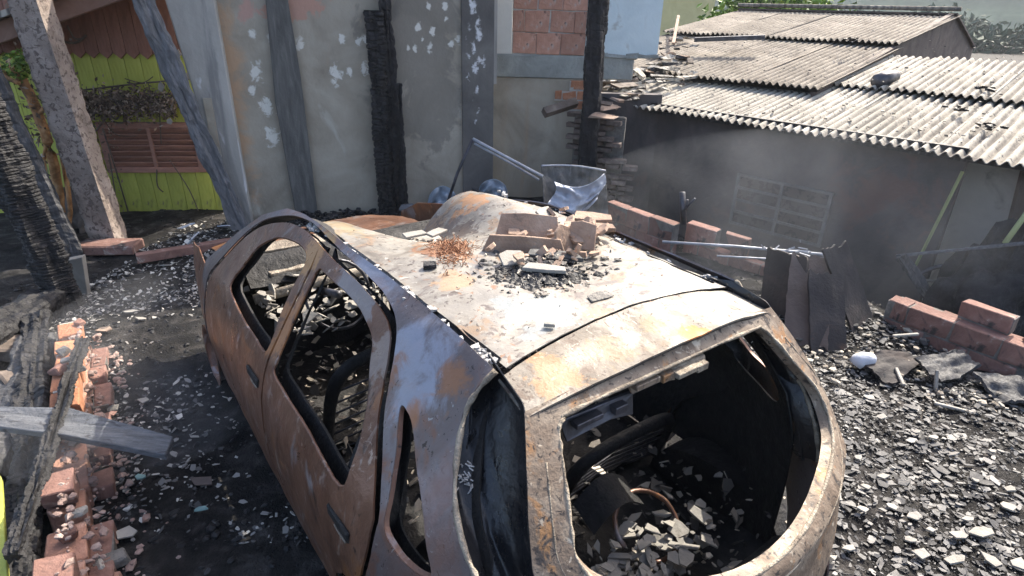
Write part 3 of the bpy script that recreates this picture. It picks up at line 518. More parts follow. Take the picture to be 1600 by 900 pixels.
pm('pale_pier', [(.25, (.25, .24, .215)), (.5, (.34, .325, .295)), (.75, (.46, .445, .415))], 1.3, rough=(.75, .95), bump=.25, bscale=22, stretch=(2, 2, .5), layers=[((.20, .195, .185), 1.2, .55, .7, (2, 2, .35)), ((.60, .60, .62), 2.6, .60, .7, (2, 2, .5))])
bld = thing('sooty_building', W0+(W1-W0)*.5, 'smoke-blackened grey plastered building with peeling white patches behind the car', 'building')
def slab(parent, name, mat, a, c, z0, z1, t, bev=0):
    """vertical wall slab from a to c; its front face on that line, thickness going back"""
    a, c = Vector(a), Vector(c); d = (c-a).normalized(); n_ = Vector((-d.y, d.x, 0))
    b = MB(); b.prism([(a.x, a.y, z0), (c.x, c.y, z0), (c.x, c.y, z1), (a.x, a.y, z1)], n_*t); return b.build(name, mat, parent, bevel=bev)
slab(bld, 'wall', 'sooty_plaster', W0, W1, -.2, 3.2, .16)
pa = onw(722, 200)
slab(bld, 'pilaster', 'sooty_pilaster', Vector((pa.x, pa.y, 0))-wn*.035, W1-wn*.035, -.2, 3.2, .03)
slab(bld, 'corner_strip', 'pale_pier', W1+wn*.0+wd*.004, W1+wd*.045, 1.45, 3.2, .12)
# leaning end pier
b = MB(); p_ = [onw(262, 0), onw(338, 0), onw(405, 395), onw(383, 395)]; top = [(p_[0]-p_[3])*.45+p_[0], (p_[1]-p_[2])*.45+p_[1]]
poly = [top[0]-wn*.14, top[1]-wn*.14, p_[2]-wn*.14, p_[3]-wn*.14]; b.prism(poly, wn*.32); b.build('end_pier', 'pale_pier', bld, bevel=.012)
b = MB(); p_ = [onw(320, 150), onw(333, 150), onw(372, 370), onw(362, 370)]; b.prism([q-wn*.165 for q in p_], wn*.02); b.build('pier_rib', 'sooty_plaster', bld)
# recessed rear wall: lower plaster, concrete ring beam, brick infill, pale blue upper wall
RF = 7.62
zb0, zb1 = gF(850, 122, RF).z, gF(850, 86, RF).z
xs = lambda px, py: gF(px, py, RF).x
slab(bld, 'rear_wall', 'sooty_plaster', (-.45, RF, 0), (1.0, RF, 0), -.6, zb0-.004, .16)
slab(bld, 'burnt_rear_wall', 'shed_wall', (1.004, RF, 0), (1.75, RF, 0), -.6, zb0-.16, .16)
slab(bld, 'ring_beam', 'concrete', (-.45, RF-.02, 0), (xs(990, 100), RF-.02, 0), zb0, zb1, .2, .01)
slab(bld, 'white_jamb', 'pale_wall', (-.45, RF-.012, 0), (xs(800, 40), RF-.012, 0), zb1+.004, 3.2, .18)
slab(bld, 'blue_upper_wall', 'blue_wall', (xs(917, 40), RF-.01, 0), (xs(1032, 40), RF-.01, 0), zb1+.004, 3.2, .18)
brick_run(bld, 'brick_pink', (xs(800, 40)+.004, RF+.05, 0), (xs(917, 40)-.004, RF+.05, 0), .12, zb1+.006, 5, .30, .235, seed=3, jit=.002, mort='mortar_pale')
brick_run(bld, 'brick', (xs(866, 150), RF-.02, 0), (xs(935, 150), RF-.02, 0), .03, zb0-.36, 3, .17, .115, seed=13, jit=.003, mort='mortar_pale', gone=lambda i, k, n: k == 0 and i != 1)
for k in range(6):   # rough broken edge of the blue wall over the beam
    x = xs(940+k*16, 80); b = MB(); b.box((x, RF-.022, zb1+.012), (.13, .02, random.uniform(.03, .09)), None, .015); b.build('plaster_edge', 'concrete', bld, bevel=.004)
# timber board leaning on the wall
def plank(name, pix, plane_off, t, mat, label, cat, group=None, bev=.006, P0=None, nrm=None):
    q = [gp(x, y, (P0 or W0)-(nrm or wn)*plane_off, nrm or wn) for x, y in pix]; lo = min(q, key=lambda v: v.z)
    b = MB(); b.prism(q, -(nrm or wn)*-t); o = b.build(name, mat, bevel=bev); return tag(o, label, cat, group)
plank('sooty_board', [(409, -60), (440, -60), (470, 120), (497, 335), (462, 335), (430, 160)], .07, .045, 'soot_board', 'dark grey sooty board standing flat against the plastered wall', 'board')
# ------------------------------------------------------------------ charred timber posts
def char_post(name, p0, p1, w_, d_, label, cat, mat='char', rib=.034, amp=.014, seed=1, face=None, taper=1.0, group=None, parent=None):
    rnd = random.Random(seed); p0, p1 = Vector(p0), Vector(p1); ax_ = (p1-p0); L_ = ax_.length; ax_.normalize()
    f_ = Vector(face) if face else Vector((-p0.x, -p0.y, 0)); f_ = (f_-ax_*f_.dot(ax_)).normalized(); s_ = ax_.cross(f_).normalized()
    nper = 32; b = MB(); rings = []; nz_ = int(L_/(rib/5)); ncol = 9
    colr = [(rib*rnd.uniform(.75, 1.5), rnd.random()) for _ in range(ncol)]; cell = {}
    for i in range(nz_+1):
        zc = L_*i/nz_; t = zc/L_; sc = 1+(taper-1)*t; ring = []
        for k in range(nper):
            a = 2*math.pi*k/nper; c_, s2 = math.cos(a), math.sin(a); e = 5
            rr = (abs(c_)**e+abs(s2)**e)**(-1/e); ci = int((k+1.2*fbm((zc*5, k//3, seed), 2))/nper*ncol) % ncol
            rb, ph = colr[ci]; q = zc/rb+ph+.35*fbm((zc*6, ci*3.1, seed), 2); fr_ = q-math.floor(q); cid = (ci, math.floor(q))
            if cid not in cell: cell[cid] = rnd.uniform(-.7, .7)
            dome = min(1, 7*fr_*(1-fr_))
            off = amp*(dome*1.1-1.0+cell[cid]*.9)
            n_ = .03*fbm((c_*1.5+seed, s2*1.5, zc*2.5), 4)+amp*.5*fbm((c_*6, s2*6, zc*30), 2)
            ring.append(p0+ax_*zc+(s_*(c_*rr*(w_/2+off+n_))+f_*(s2*rr*(d_/2+off+n_)))*sc)
        rings.append(ring)
    vs = [q for r_ in rings for q in r_]; nr = len(rings)
    fs = [(i*nper+k, i*nper+(k+1) % nper, (i+1)*nper+(k+1) % nper, (i+1)*nper+k) for i in range(nr-1) for k in range(nper)]+[tuple(range(nper)), tuple((nr-1)*nper+k for k in range(nper))]
    b.add(vs, fs); o = b.build(name, mat, parent)
    return tag(o, label, cat, group) if label else o
def ptop(px0, px1, Fa, Fb, ext=1.25):
    a = gF(*px0, Fa); c = gF(*px1, Fb); return a, a+(c-a)*ext
# big ribbed double post in front of the wall
a, c = ptop((612, 336), (590, 0), 6.55, 6.6, 1.3)
cp = thing('charred_post', a, 'tall ribbed double charred post standing just behind the car roof', 'post')
char_post('post_shaft', a-Vector((0.05, 0, .05)), gF(585, 16, 6.6), .165, .14, None, None, seed=4, parent=cp, rib=.040)
char_post('side_board', a+Vector((.09, .03, -.05)), a+(c-a)*.98+Vector((.05, .03, .5)), .10, .07, None, None, seed=9, parent=cp, rib=.10, amp=.009)
char_post('split_strip', gF(634, 318, 6.5), gF(622, 130, 6.55), .05, .04, None, None, seed=12, parent=cp, rib=.09, amp=.008)
a, c = ptop((915, 300), (934, 0), 7.0, 6.9, 1.3)
char_post('charred_post', a-Vector((0, 0, .35)), c, .19, .17, 'tall dark charred post standing before the brick pier by the shed', 'post', seed=5, rib=.06, amp=.005)
a, c = ptop((112, 492), (-30, 160), 4.25, 4.3, 1.2)
char_post('charred_post', a, c, .21, .24, 'thick deeply ribbed charred post at the left edge, leaning outward', 'post', seed=6, rib=.024, amp=.010, face=(.9, -.5, 0))
a, c = ptop((112, 405), (-35, 100), 5.3, 5.35, 1.15)
char_post('charred_post', a-Vector((0, 0, .1)), c, .25, .2, 'smooth dark grey burnt post between the ribbed post and the mottled post', 'post', mat='char_grey', seed=8, rib=.12, amp=.006)
# mottled concrete-like post and grey leaning pole
def round_post(name, p0, p1, r0, r1, mat, label, cat, n=14, flat=1.0, jit=.02, seg=40):
    p0, p1 = Vector(p0), Vector(p1); b = MB(); b.tube([p0.lerp(p1, t)+Vector((.006*fbm((t*4, 0, r0*50), 2), .006*fbm((t*4, 3, r0*50), 2), 0)) for t in np.linspace(0, 1, seg)], [r0+(r1-r0)*t for t in np.linspace(0, 1, seg)], n, flat, jit); return tag(b.build(name, mat, None, True), label, cat)
a, c = ptop((173, 380), (46, 0), 5.7, 5.75, 1.2)
b = MB(); dx = (c-a).normalized(); sx = dx.cross(Vector((0, 1, 0))).normalized(); sy = sx.cross(dx).normalized()
def mpost(u, v):
    k = u*4; i = int(min(k, 3.999)); t = k-i; cs = [(-1, -1), (1, -1), (1, 1), (-1, 1), (-1, -1)]
    x = cs[i][0]*(1-t)+cs[i+1][0]*t; y = cs[i][1]*(1-t)+cs[i+1][1]*t; p = a.lerp(c, v)
    e = .010*fbm((u*9, v*26, 1), 4); return p+sx*x*(.128+e)+sy*y*(.10+e)
b.grid(mpost, 40, 120); tag(b.build('mottled_post', 'mottled', None, True, fix=True), 'mottled pale brown weathered post leaning in front of the green house', 'post')
a, c = ptop((381, 366), (222, 0), 5.95, 5.75, 1.2)
char_post('leaning_pole', a, c, .15, .10, 'grey scorched pole leaning between the green house and the plastered building', 'pole', mat='pole', rib=.25, amp=.007, seed=3)
b = MB(); q = gz(172, 388, .02); b.box((q.x, q.y, .03), (.52, .24, .10), Matrix.Rotation(R(8), 3, 'Z'), .01); tag(b.build('footing_slab', 'brick_dusty', bevel=.012), 'reddish brown slab under the foot of the mottled post', 'slab')
# ------------------------------------------------------------------ green house on the left
GP = Vector((-3.4, 6.75, 0)); gd = Vector((1, .12, 0)).normalized(); gn = Vector((-gd.y, gd.x, 0))
def ong(px, py, off=0): return gp(px, py, GP-gn*off, gn)
house = thing('green_house', GP, 'lime green boarded house with brown shutter and brown gable on the left', 'house')
zg = ong(200, 88).z; zbase = -.05
ga, gc = ong(-40, 250), ong(372, 250); Lg = (gc-ga).dot(gd); nbd = int(Lg/.16)
bm_ = MB(); bm_.box((0, 0, 0), (.154, .03, 1)); bme = bm_.mesh('board', 'green_board')
wz0, wz1 = ong(235, 268).z, ong(235, 190).z; wx0, wx1 = ong(163, 230).x, ong(318, 230).x
for k in range(nbd):
    p = ga+gd*(k+.5)*Lg/nbd; spans = [(zbase, zg+.15)]
    if wx0 < p.x < wx1: spans = [(zbase, wz0), (wz1, zg+.15)]
    for z0, z1 in spans:
        link('board', bme, house, mw=Matrix.Translation((p.x, p.y, (z0+z1)/2)) @ Matrix.Rotation(math.atan2(gd.y, gd.x), 4, 'Z') @ Matrix.Diagonal((1, 1, z1-z0, 1)))
slab(house, 'wall_core', 'green_board', ga+gn*.03, gc+gn*.03, zbase, 2.9, .1)
bm_ = MB(); bm_.prism([(-.062, -.012, 0), (0, -.012, -.055), (.062, -.012, 0), (.062, -.012, 1.5), (-.062, -.012, 1.5)], (0, .024, 0)); gme = bm_.mesh('gable_board', 'brown_board')
nb2 = int(Lg/.126)
for k in range(nb2):
    p = ga+gd*(k+.5)*Lg/nb2-gn*.04; link('gable_board', gme, house, mw=Matrix.Translation((p.x, p.y, zg+.035)) @ Matrix.Rotation(math.atan2(gd.y, gd.x), 4, 'Z'))
# barge board and roof edge slanting up to the right
f0, f1 = ong(-60, 90, .55), ong(330, -50, .55); fd_ = (f1-f0).normalized(); upv = fd_.cross(gn).normalized(); upv = upv if upv.z > 0 else -upv
b = MB(); b.prism([f0, f1, f1+upv*.17, f0+upv*.17], gn*.04); b.build('barge_board', 'brown_trim', house, bevel=.008)
b = MB(); b.prism([f0+upv*.174-gn*.08, f1+upv*.174-gn*.08, f1+upv*.224-gn*.08, f0+upv*.224-gn*.08], gn*1.3); b.build('roof', 'fibre_cement', house)
b = MB(); b.prism([f0+upv*.12+gn*.05, f1+upv*.12+gn*.05, f1+upv*.15+gn*.05, f0+upv*.15+gn*.05], gn*.48); b.build('soffit', 'brown_board', house)
# window with louvred shutters
win = thing('window', ong(240, 268), None, None); win.parent = house; win.matrix_parent_inverse = house.matrix_basis.inverted()
def wbox(name, mat, x0, x1, z0, z1, dep, t, parent, bev=.004, tilt=0):
    xm = (x0+x1)/2; yb = ong(240, 230).y+(xm-ong(240, 230).x)*gd.y/gd.x
    b = MB(); b.box((xm, yb-dep, (z0+z1)/2), ((x1-x0)/gd.x, t, z1-z0), Matrix.Rotation(math.atan2(gd.y, gd.x), 3, 'Z') @ Matrix.Rotation(tilt, 3, 'X')); return b.build(name, mat, parent, bevel=bev)
fw_ = .07
wbox('frame_stile', 'shutter', wx0, wx0+fw_, wz0, wz1, .03, .05, house); wbox('frame_stile', 'shutter', wx1-fw_, wx1, wz0, wz1, .03, .05, house)
wbox('frame_rail', 'shutter', wx0+fw_, wx1-fw_, wz0, wz0+.06, .032, .05, house); wbox('frame_rail', 'shutter', wx0+fw_, wx1-fw_, wz1-.06, wz1, .032, .05, house)
wbox('frame_mullion', 'shutter', (wx0+wx1)/2-.02, (wx0+wx1)/2+.02, wz0+.06, wz1-.06, .034, .04, house)
bpy.data.objects.remove(win)
ns = 7
for h_ in ((wx0+fw_, (wx0+wx1)/2-.02), ((wx0+wx1)/2+.02, wx1-fw_)):
    for k in range(ns):
        zc = wz0+.06+(k+.5)*(wz1-wz0-.12)/ns; wbox('louvre_slat', 'shutter', h_[0], h_[1], zc-.032, zc+.032, .03, .012, house, .002, R(38))
wbox('window_backing', 'brown_board', wx0, wx1, wz0, wz1, -.01, .02, house, 0)
# dead vines hanging across the house front
vine = thing('dead_vine', ong(210, 150, .1), 'tangled dead brown creeper hanging across the green house above the shutter', 'plant')
rv = random.Random(5); b = MB(); lf = MB()
for k in range(55):
    x0, y0 = rv.uniform(125, 285), rv.gauss(158, 14); x1, y1 = x0+rv.uniform(-60, 60), y0+rv.uniform(-12, 40)
    A, C_ = ong(x0, y0, rv.uniform(.05, .16)), ong(x1, y1, rv.uniform(.05, .16)); mid = (A+C_)/2+Vector((rv.uniform(-.1, .1), 0, rv.uniform(-.12, .05)))
    b.tube(sm([A, mid, C_], 4, False), rv.uniform(.004, .010), 5)
for (x0, y0), (x1, y1), r_ in (((120, 142), (310, 122), .009), ((248, 150), (252, 225), .006), ((160, 200), (200, 330), .008), ((170, 240), (185, 340), .008), ((245, 265), (255, 300), .007), ((265, 250), (310, 330), .006), ((80, 60), (135, 55), .012), ((105, 40), (130, 60), .008), ((150, 215), (165, 300), .007)):
    A, C_ = ong(x0, y0, .12), ong(x1, y1, .08); b.tube(sm([A, (A+C_)/2+Vector((rv.uniform(-.05, .05), 0, rv.uniform(-.06, .02))), C_], 5, False), r_, 5)
b.build('stems', 'vine', vine)
def leaf(mb, c_, s_, rv):
    d = Vector((rv.gauss(0, 1), rv.gauss(0, 1), rv.gauss(0, 1))).normalized(); e = d.cross(Vector((rv.gauss(0, 1), rv.gauss(0, 1), rv.gauss(0, 1)))).normalized(); n_ = d.cross(e)
    mb.add([c_-d*s_, c_+e*s_*.45+n_*s_*.12, c_+d*s_, c_-e*s_*.45+n_*s_*.12], [(0, 1, 2, 3)])
for k in range(1900):
    x, y = rv.uniform(125, 275), rv.gauss(163, 13); leaf(lf, ong(x, y, rv.uniform(.04, .18)), rv.uniform(.012, .035), rv)
for k in range(160): leaf(lf, ong(rv.gauss(165, 12), rv.uniform(200, 340), rv.uniform(.04, .1)), rv.uniform(.01, .028), rv)
lf.build('withered_leaves', 'dry_leaf', vine, fix=False)['kind'] = 'stuff'
# scraps of light plaster snagged in the vine
for px, py in ((278, 85), (283, 115), (265, 190), (297, 118), (250, 135)):
    A = ong(px, py, .2); b = MB(); b.prism([A+Vector((rv.uniform(.02, .05)*math.cos(t), 0, rv.uniform(.02, .06)*math.sin(t))) for t in (0, 1.2, 2.5, 3.8, 5)], (0, .012, 0)); b.build('plaster_scrap', 'shard_pale', vine)
# shrub remains by the mottled post: stem with orange bark, yellow-green leaves
sh = thing('scorched_shrub', gF(70, 300, 5.9), 'half-burnt shrub with orange peeling stem and few yellow-green leaves beside the mottled post', 'shrub')
b = MB()
for path, r_ in (([(98, 400), (95, 330), (80, 240), (60, 180), (38, 130), (15, 90)], .045), ([(60, 180), (80, 150), (60, 100)], .02), ([(90, 300), (70, 270), (72, 220)], .018), ([(98, 370), (110, 330), (90, 200), (95, 170)], .022), ([(30, 130), (10, 120), (-10, 90)], .02)):
    b.tube(sm([gF(x, y, 5.85+.1*math.sin(x)) for x, y in path], 4, False), r_, 8, jit=.15)
pm('peeling_bark', [(.3, (.10, .06, .035)), (.5, (.40, .20, .08)), (.65, (.60, .36, .18)), (.8, (.66, .55, .42))], 7, bump=.6)
b.build('stems', 'peeling_bark', sh, True)
lf = MB()
for k in range(260): leaf(lf, gF(rv.gauss(28, 14), rv.gauss(105, 12), 5.85+rv.uniform(-.15, .15)), rv.uniform(.02, .045), rv)
lf.build('leaves', 'leaf', sh, fix=False)
lf = MB()
for k in range(420): leaf(lf, gF(rv.gauss(60, 25)+10, rv.gauss(170, 55), 5.9+rv.uniform(-.2, .2)), rv.uniform(.015, .04), rv)
lf.build('withered_leaves', 'dry_leaf', sh, fix=False)
b = MB(); b.grid(lambda u, v: Vector(gF(75+75*u-20*v, 385-110*v*(.6+.4*u), 5.95+.25*v))+Vector((0, .12*fbm((u*4, v*4, 2), 4), .05*fbm((u*5, v*5, 8), 4))), 18, 14); tag(b.build('bark_heap', 'vine', None, True, fix=False), 'heap of brown burnt bark at the foot of the scorched shrub', 'rubble')
# ------------------------------------------------------------------ shed on the lower ground to the right
EZ = 1.17
E0, E1 = gz(1100, 181, EZ), gz(1500, 241, EZ); ed = (E1-E0).normalized(); en = Vector((-ed.y, ed.x, 0)); en = en if en.y > 0 else -en    # en points up the slope, away from us
SL = R(9); up_s = (en*math.cos(SL)+Vector((0, 0, math.sin(SL)))).normalized(); rn = ed.cross(up_s).normalized(); rn = rn if rn.z > 0 else -rn
shed = thing('shed', E0+ed*1.0-Vector((0, 0, EZ+.5)), 'low brick shed with corrugated roof and soot-black wall on the right', 'shed')
def onr(px, py, off=0.0): return gp(px, py, E0+rn*off, rn)
def rc(px, py, off=0.0):
    q = onr(px, py, off)-E0; return q.dot(ed), q.dot(up_s)
wav = .088; cor = .021
def sheet_mesh(name, w_, l_, seed, mat='fibre_cement'):
    b = MB(); nu = int(w_/wav*6); nv = 8; rnd = random.Random(seed)
    def fn(u, v):
        x = u*w_; y = v*l_; j = (.02*fbm((x*6, seed, 0), 3) if v == 0 else 0)
        return (x, y+j, cor*math.sin(2*math.pi*x/wav)+.006*fbm((x*2, y*2, seed), 2))
    b.grid(fn, nu, nv); return b.mesh(name, mat, True)
Rm = Matrix((ed.to_4d(), up_s.to_4d(), rn.to_4d(), (0, 0, 0, 1))).transposed(); Rm = Matrix(((ed.x, up_s.x, rn.x, 0), (ed.y, up_s.y, rn.y, 0), (ed.z, up_s.z, rn.z, 0), (0, 0, 0, 1)))
SW, SLn = 11*wav, 2.75
shm = [sheet_mesh('roof_sheet', SW+.03, SLn, 20+i, 'fibre_cement_sooty') for i in range(4)]
shl = [sheet_mesh('roof_sheet', SW+.03, 1.95, 30+i) for i in range(4)]
rr_ = random.Random(3)
def sheets(x0, x1, y0, nrow, off, parent, name='roof_sheet', skip=(), SLn=2.75, shm=shm):
    n_ = int(math.ceil((x1-x0)/SW))
    for r_ in range(nrow):
        for k in range(n_):
            if (r_, k) in skip: continue
            M_ = Matrix.Translation(E0+ed*(x0+k*SW)+up_s*(y0+r_*(SLn-.12)+rr_.uniform(-.012, .012))+rn*(off+.010*(k % 2)+.02*r_)) @ Rm @ Matrix.Rotation(rr_.uniform(-.012, .012), 4, 'Z') @ Matrix.Rotation(rr_.uniform(-.008, .004)-.02, 4, 'X')
            link(name, shm[rr_.randrange(4)], parent, .007, mw=M_)
xL, yL = rc(995, 150); xR, _ = rc(1600, 240)
xm, ym = rc(1290, 132, .12)
nlow = 2
sheets(xL-.45, xR+2.2, -.06, nlow, .0, shed, SLn=1.95, shm=shl)                                        # lower roof, runs on to the right
xu0, yu0 = rc(1075, 118, .08); xu1, yu1 = rc(1277, 133, .08)
xu1 += .10; xu0 = xu1-SW*(math.ceil((xu1-xu0+.35)/SW)+1)+.35
yb_ = min(yu0, yu1); ridge_y = rc(1300, 26, .08)[1]
nrow_u = max(2, int(round((ridge_y-yb_)/(SLn-.12))))
nrow_u = 2
sheets(xu0-.35, xu1, yb_, nrow_u, .08, shed)                                     # upper roof up to the ridge
topy = yb_+nrow_u*(SLn-.12)+.05
nk = int(math.ceil((xu1-xu0+.35)/SW)); xend = xu0-.35+nk*SW
for k in range(nk*2):                                                            # ridge caps
    b = MB(); A = E0+ed*(xu0-.35+k*SW/2)+up_s*topy+rn*(.08+.02*nrow_u+.04); b.tube([A, A+ed*(SW/2+.03)], .035, 8); b.build('ridge_cap', 'fibre_cement_sooty', shed, True)
b = MB(); P_ = [E0+ed*(xu0-.33)+up_s*(yb_+.1)-rn*.0, E0+ed*(xend-.06)+up_s*(yb_+.1)-rn*.0, E0+ed*(xend-.06)+up_s*topy+rn*.05, E0+ed*(xu0-.33)+up_s*topy+rn*.05]; b.prism(P_, -rn*.03); b.build('roof_deck', 'char_grey', shed)
b = MB(); P_ = [E0+ed*(xL-.42)+up_s*.05-rn*.045, E0+ed*(xR+2.1)+up_s*.05-rn*.045, E0+ed*(xR+2.1)+up_s*3.6-rn*.03, E0+ed*(xL-.42)+up_s*3.6-rn*.03]; b.prism(P_, -rn*.03); b.build('roof_deck', 'char_grey', shed)
# gable below the upper roof's open end
ge = E0+ed*(xend-.05); G0 = ge+up_s*(yb_+.05)+rn*.03; G1 = ge+up_s*topy+rn*.09; G2 = Vector((G1.x, G1.y, G0.z))+en*1.3; G3 = G1+en*2.2-Vector((0, 0, .60))
b = MB(); b.prism([Vector((G0.x, G0.y, G0.z-.35)), G0, G1, G3, Vector((G3.x, G3.y, G0.z-.35))], -ed*.08); b.build('gable_wall', 'gable', shed)
# far slope of the upper roof
bk = (en*math.cos(R(15))-Vector((0, 0, math.sin(R(15)))))
b = MB(); A = E0+ed*(xu0-.35)+up_s*topy+rn*.10; C_ = A+ed*(nk*SW); b.prism([A, C_, C_+bk*2.2, A+bk*2.2], (0, 0, -.03)); b.build('rear_roof_slope', 'gable', shed)
# front wall under the eave
wall_in = en*.16; WA = E0+ed*(rc(975, 170)[0]-.35)+wall_in; WB = gp(1512, 246, E0+wall_in, en)
WA = Vector((WA.x, WA.y, 0)); WB = Vector((WB.x, WB.y, 0))
slab(shed, 'front_wall', 'shed_wall', WB, WA, -.75, EZ+.02, -.14)
b = MB(); A = Vector((WA.x, WA.y, EZ-.045))-en*.03; C_ = Vector((WB.x, WB.y, EZ-.045))-en*.03; b.prism([A, C_, C_+Vector((0, 0, .09)), A+Vector((0, 0, .09))], -en*.05); b.build('eave_beam', 'char', shed)
def onsw(px, py, off=0.0): return gp(px, py, E0+wall_in-en*off, en)
# sooty brickwork that still shows through near the right end of the wall
bq = [onsw(1385, 300), onsw(1490, 290)]
rot_w = math.atan2(ed.y, ed.x)
sb = [brick_mesh('brick', (.24, .05, .105), 'brick_wall_soot', 60+i) for i in range(3)]
L0, L1 = (onsw(1375, 300)-E0).dot(ed), (onsw(1500, 300)-E0).dot(ed)
rb_ = random.Random(11)
winp = [onsw(1158, 272), onsw(1292, 300), onsw(1283, 378), onsw(1150, 352)]
wu = [(p-E0).dot(ed) for p in winp]; wv = [p.z for p in winp]; wu0, wu1, wv0, wv1 = min(wu), max(wu), (wv[2]+wv[3])/2, (wv[0]+wv[1])/2
# window: dark panes in a thin frame
def wq(u, z, off): q = E0+wall_in+ed*u-en*off; return Vector((q.x, q.y, z))
pm('sooty_glass', [(.3, (.012, .013, .015)), (.7, (.045, .046, .048))], 5, rough=(.15, .45), bump=.1, rnd=.3)
wn_ = wv1-wv0
for k in range(5):
    z = wv0+wn_*k/4; b = MB(); b.prism([wq(wu0, z-.014, .02), wq(wu1, z-.014, .02), wq(wu1, z+.014, .02), wq(wu0, z+.014, .02)], -en*.035); b.build('window_bar', 'bar_grey', shed)
for u in (wu0, (wu0+wu1)/2, wu1):
    b = MB(); b.prism([wq(u-.016, wv0-.015, .022), wq(u+.016, wv0-.015, .022), wq(u+.016, wv1+.015, .022), wq(u-.016, wv1+.015, .022)], -en*.04); b.build('window_bar', 'bar_grey', shed)
for k in range(4):
    for u0, u1 in ((wu0, (wu0+wu1)/2), ((wu0+wu1)/2, wu1)):
        if (k, u0) == (1, wu0): continue
        z0, z1 = wv0+wn_*k/4+.015, wv0+wn_*(k+1)/4-.015; b = MB(); b.prism([wq(u0+.017, z0, .03), wq(u1-.017, z0, .03), wq(u1-.017, z1, .03), wq(u0+.017, z1, .03)], -en*.006); b.build('window_pane', 'sooty_glass', shed)
# ragged brick pier at the shed's left end
pier = thing('ruined_brick_pier', gF(955, 330, 7.1), 'ruined pier of thin sooty bricks between the charred post and the shed', 'pier')
rp = random.Random(8); pmesh = [brick_mesh('brick', (.17, .10, .05), 'brick_sooty', 30+i) for i in range(4)]
for i in range(23):
    z = -.25+i*.062; w_ = 4 if i < 15 else 3
    for k in range(w_):
        if rp.random() < .12: continue
        q = gF(897, 200, 7.25)+Vector((k*.185+(.09 if i % 2 else 0)+rp.uniform(-.02, .02), rp.uniform(-.035, .035)+k*-.06, 0)); link('brick', rp.choice(pmesh), pier, mw=Matrix.Translation((q.x, q.y, z)) @ Matrix.Rotation(-.3+rp.uniform(-.06, .06), 4, 'Z'))
b = MB(); q = gF(897, 200, 7.3); b.box((q.x+.3, q.y+.0, .42), (.6, .06, 1.35), Matrix.Rotation(-.3, 3, 'Z')); b.build('mortar', 'mortar', pier)
# burnt rafter end poking out of the pier
b = MB(); A, C_ = gF(850, 176, 6.9), gF(900, 160, 7.1); b.tube([A, C_], .06, 4); tag(b.build('rafter_stub', 'vine'), 'burnt rafter stub jutting left above the ruined brick pier', 'timber')
# pale outbuilding seen past the shed's right end
pal = thing('pale_outbuilding', gF(1520, 400, 6.6), 'pale grey rendered wall with lime green corner trim right of the shed', 'building')
PA, PB = gF(1440, 330, 6.3), gF(1800, 330, 4.6); slab(pal, 'wall', 'pale_wall', (PB.x, PB.y, 0), (PA.x, PA.y, 0), -.8, .98, -.12)
b = MB(); b.tube([onsw(1504, 268, .03), onsw(1424, 428, .03)], .014, 4); b.build('corner_trim', 'lime_trim', pal)
b = MB(); b.prism([gF(x, y, 5.3) for x, y in ((1600, 265), (1640, 265), (1620, 420), (1560, 420))], (0, .04, 0)); b.build('stained_pilaster', 'gable', pal)
# rubble left end of roof: broken tiles, boards, purlin
heap = thing('roof_edge_rubble', onr(985, 130, .05), 'heap of broken tiles and charred battens on the roof edge beside the blue wall', 'rubble')
rh = random.Random(21)
for k in range(150):
    t = rh.random(); px, py = 930+t*135+rh.gauss(0, 20), 158-t*80+rh.gauss(0, 14)
    A = onr(px, py, rh.uniform(.02, .20)); s_ = rh.uniform(.05, .19); b = MB()
    b.box(A, (s_*rh.uniform(.6, 2.2), s_*rh.uniform(.3, 1), rh.uniform(.012, .03)), Matrix.Rotation(rh.uniform(0, 3), 3, 'Z') @ Matrix.Rotation(rh.uniform(-.6, .6), 3, 'X'), s_*.15); b.build('fragment', rh.choice(('char', 'char', 'soot_board', 'shard_pale', 'terracotta', 'vine', 'fibre_cement')), heap)
def batten(name, pa_, pb_, w_, t_, mat, label, cat, parent=None, group=None):
    A, C_ = Vector(pa_), Vector(pb_); d = (C_-A).normalized(); s_ = d.cross(Vector((0, 0, 1))).normalized(); u_ = s_.cross(d)
    b = MB(); b.prism([A-s_*w_/2-u_*t_/2, A+s_*w_/2-u_*t_/2, A+s_*w_/2+u_*t_/2, A-s_*w_/2+u_*t_/2], C_-A); o = b.build(name, mat, parent, bevel=.004); return tag(o, label, cat, group) if label else o
batten('gutter_board', onr(1085, 62, .30), onr(1195, 58, .30), .16, .06, 'steel_dark', 'dark trough-like board lying across the corrugated roof', 'board')
batten('pale_batten', onr(945, 140, .12), onr(972, 112, .15), .06, .03, 'shard_pale', 'short pale batten sticking out of the rubble on the roof edge', 'batten')
batten('pale_batten', onr(1052, 68, .2), onr(1060, 25, .3), .05, .03, 'terracotta', 'short tan batten upright by the blue wall on the roof', 'batten')
batten('collapsed_sheet', onr(940, 165, -.02), onr(1030, 130, .05), .30, .02, 'fibre_cement', 'fallen strip of corrugated sheeting below the roof edge rubble', 'roof sheet')
b = MB(); A, C_ = onr(1368, 127, .08), onr(1400, 118, .10); b.tube([A, A.lerp(C_, .5), C_], [.075, .085, .06], 12, jit=.08); tag(b.build('vent_pipe', 'steel_dark', None, True), 'short dark pipe stub lying on the lower corrugated roof', 'pipe')
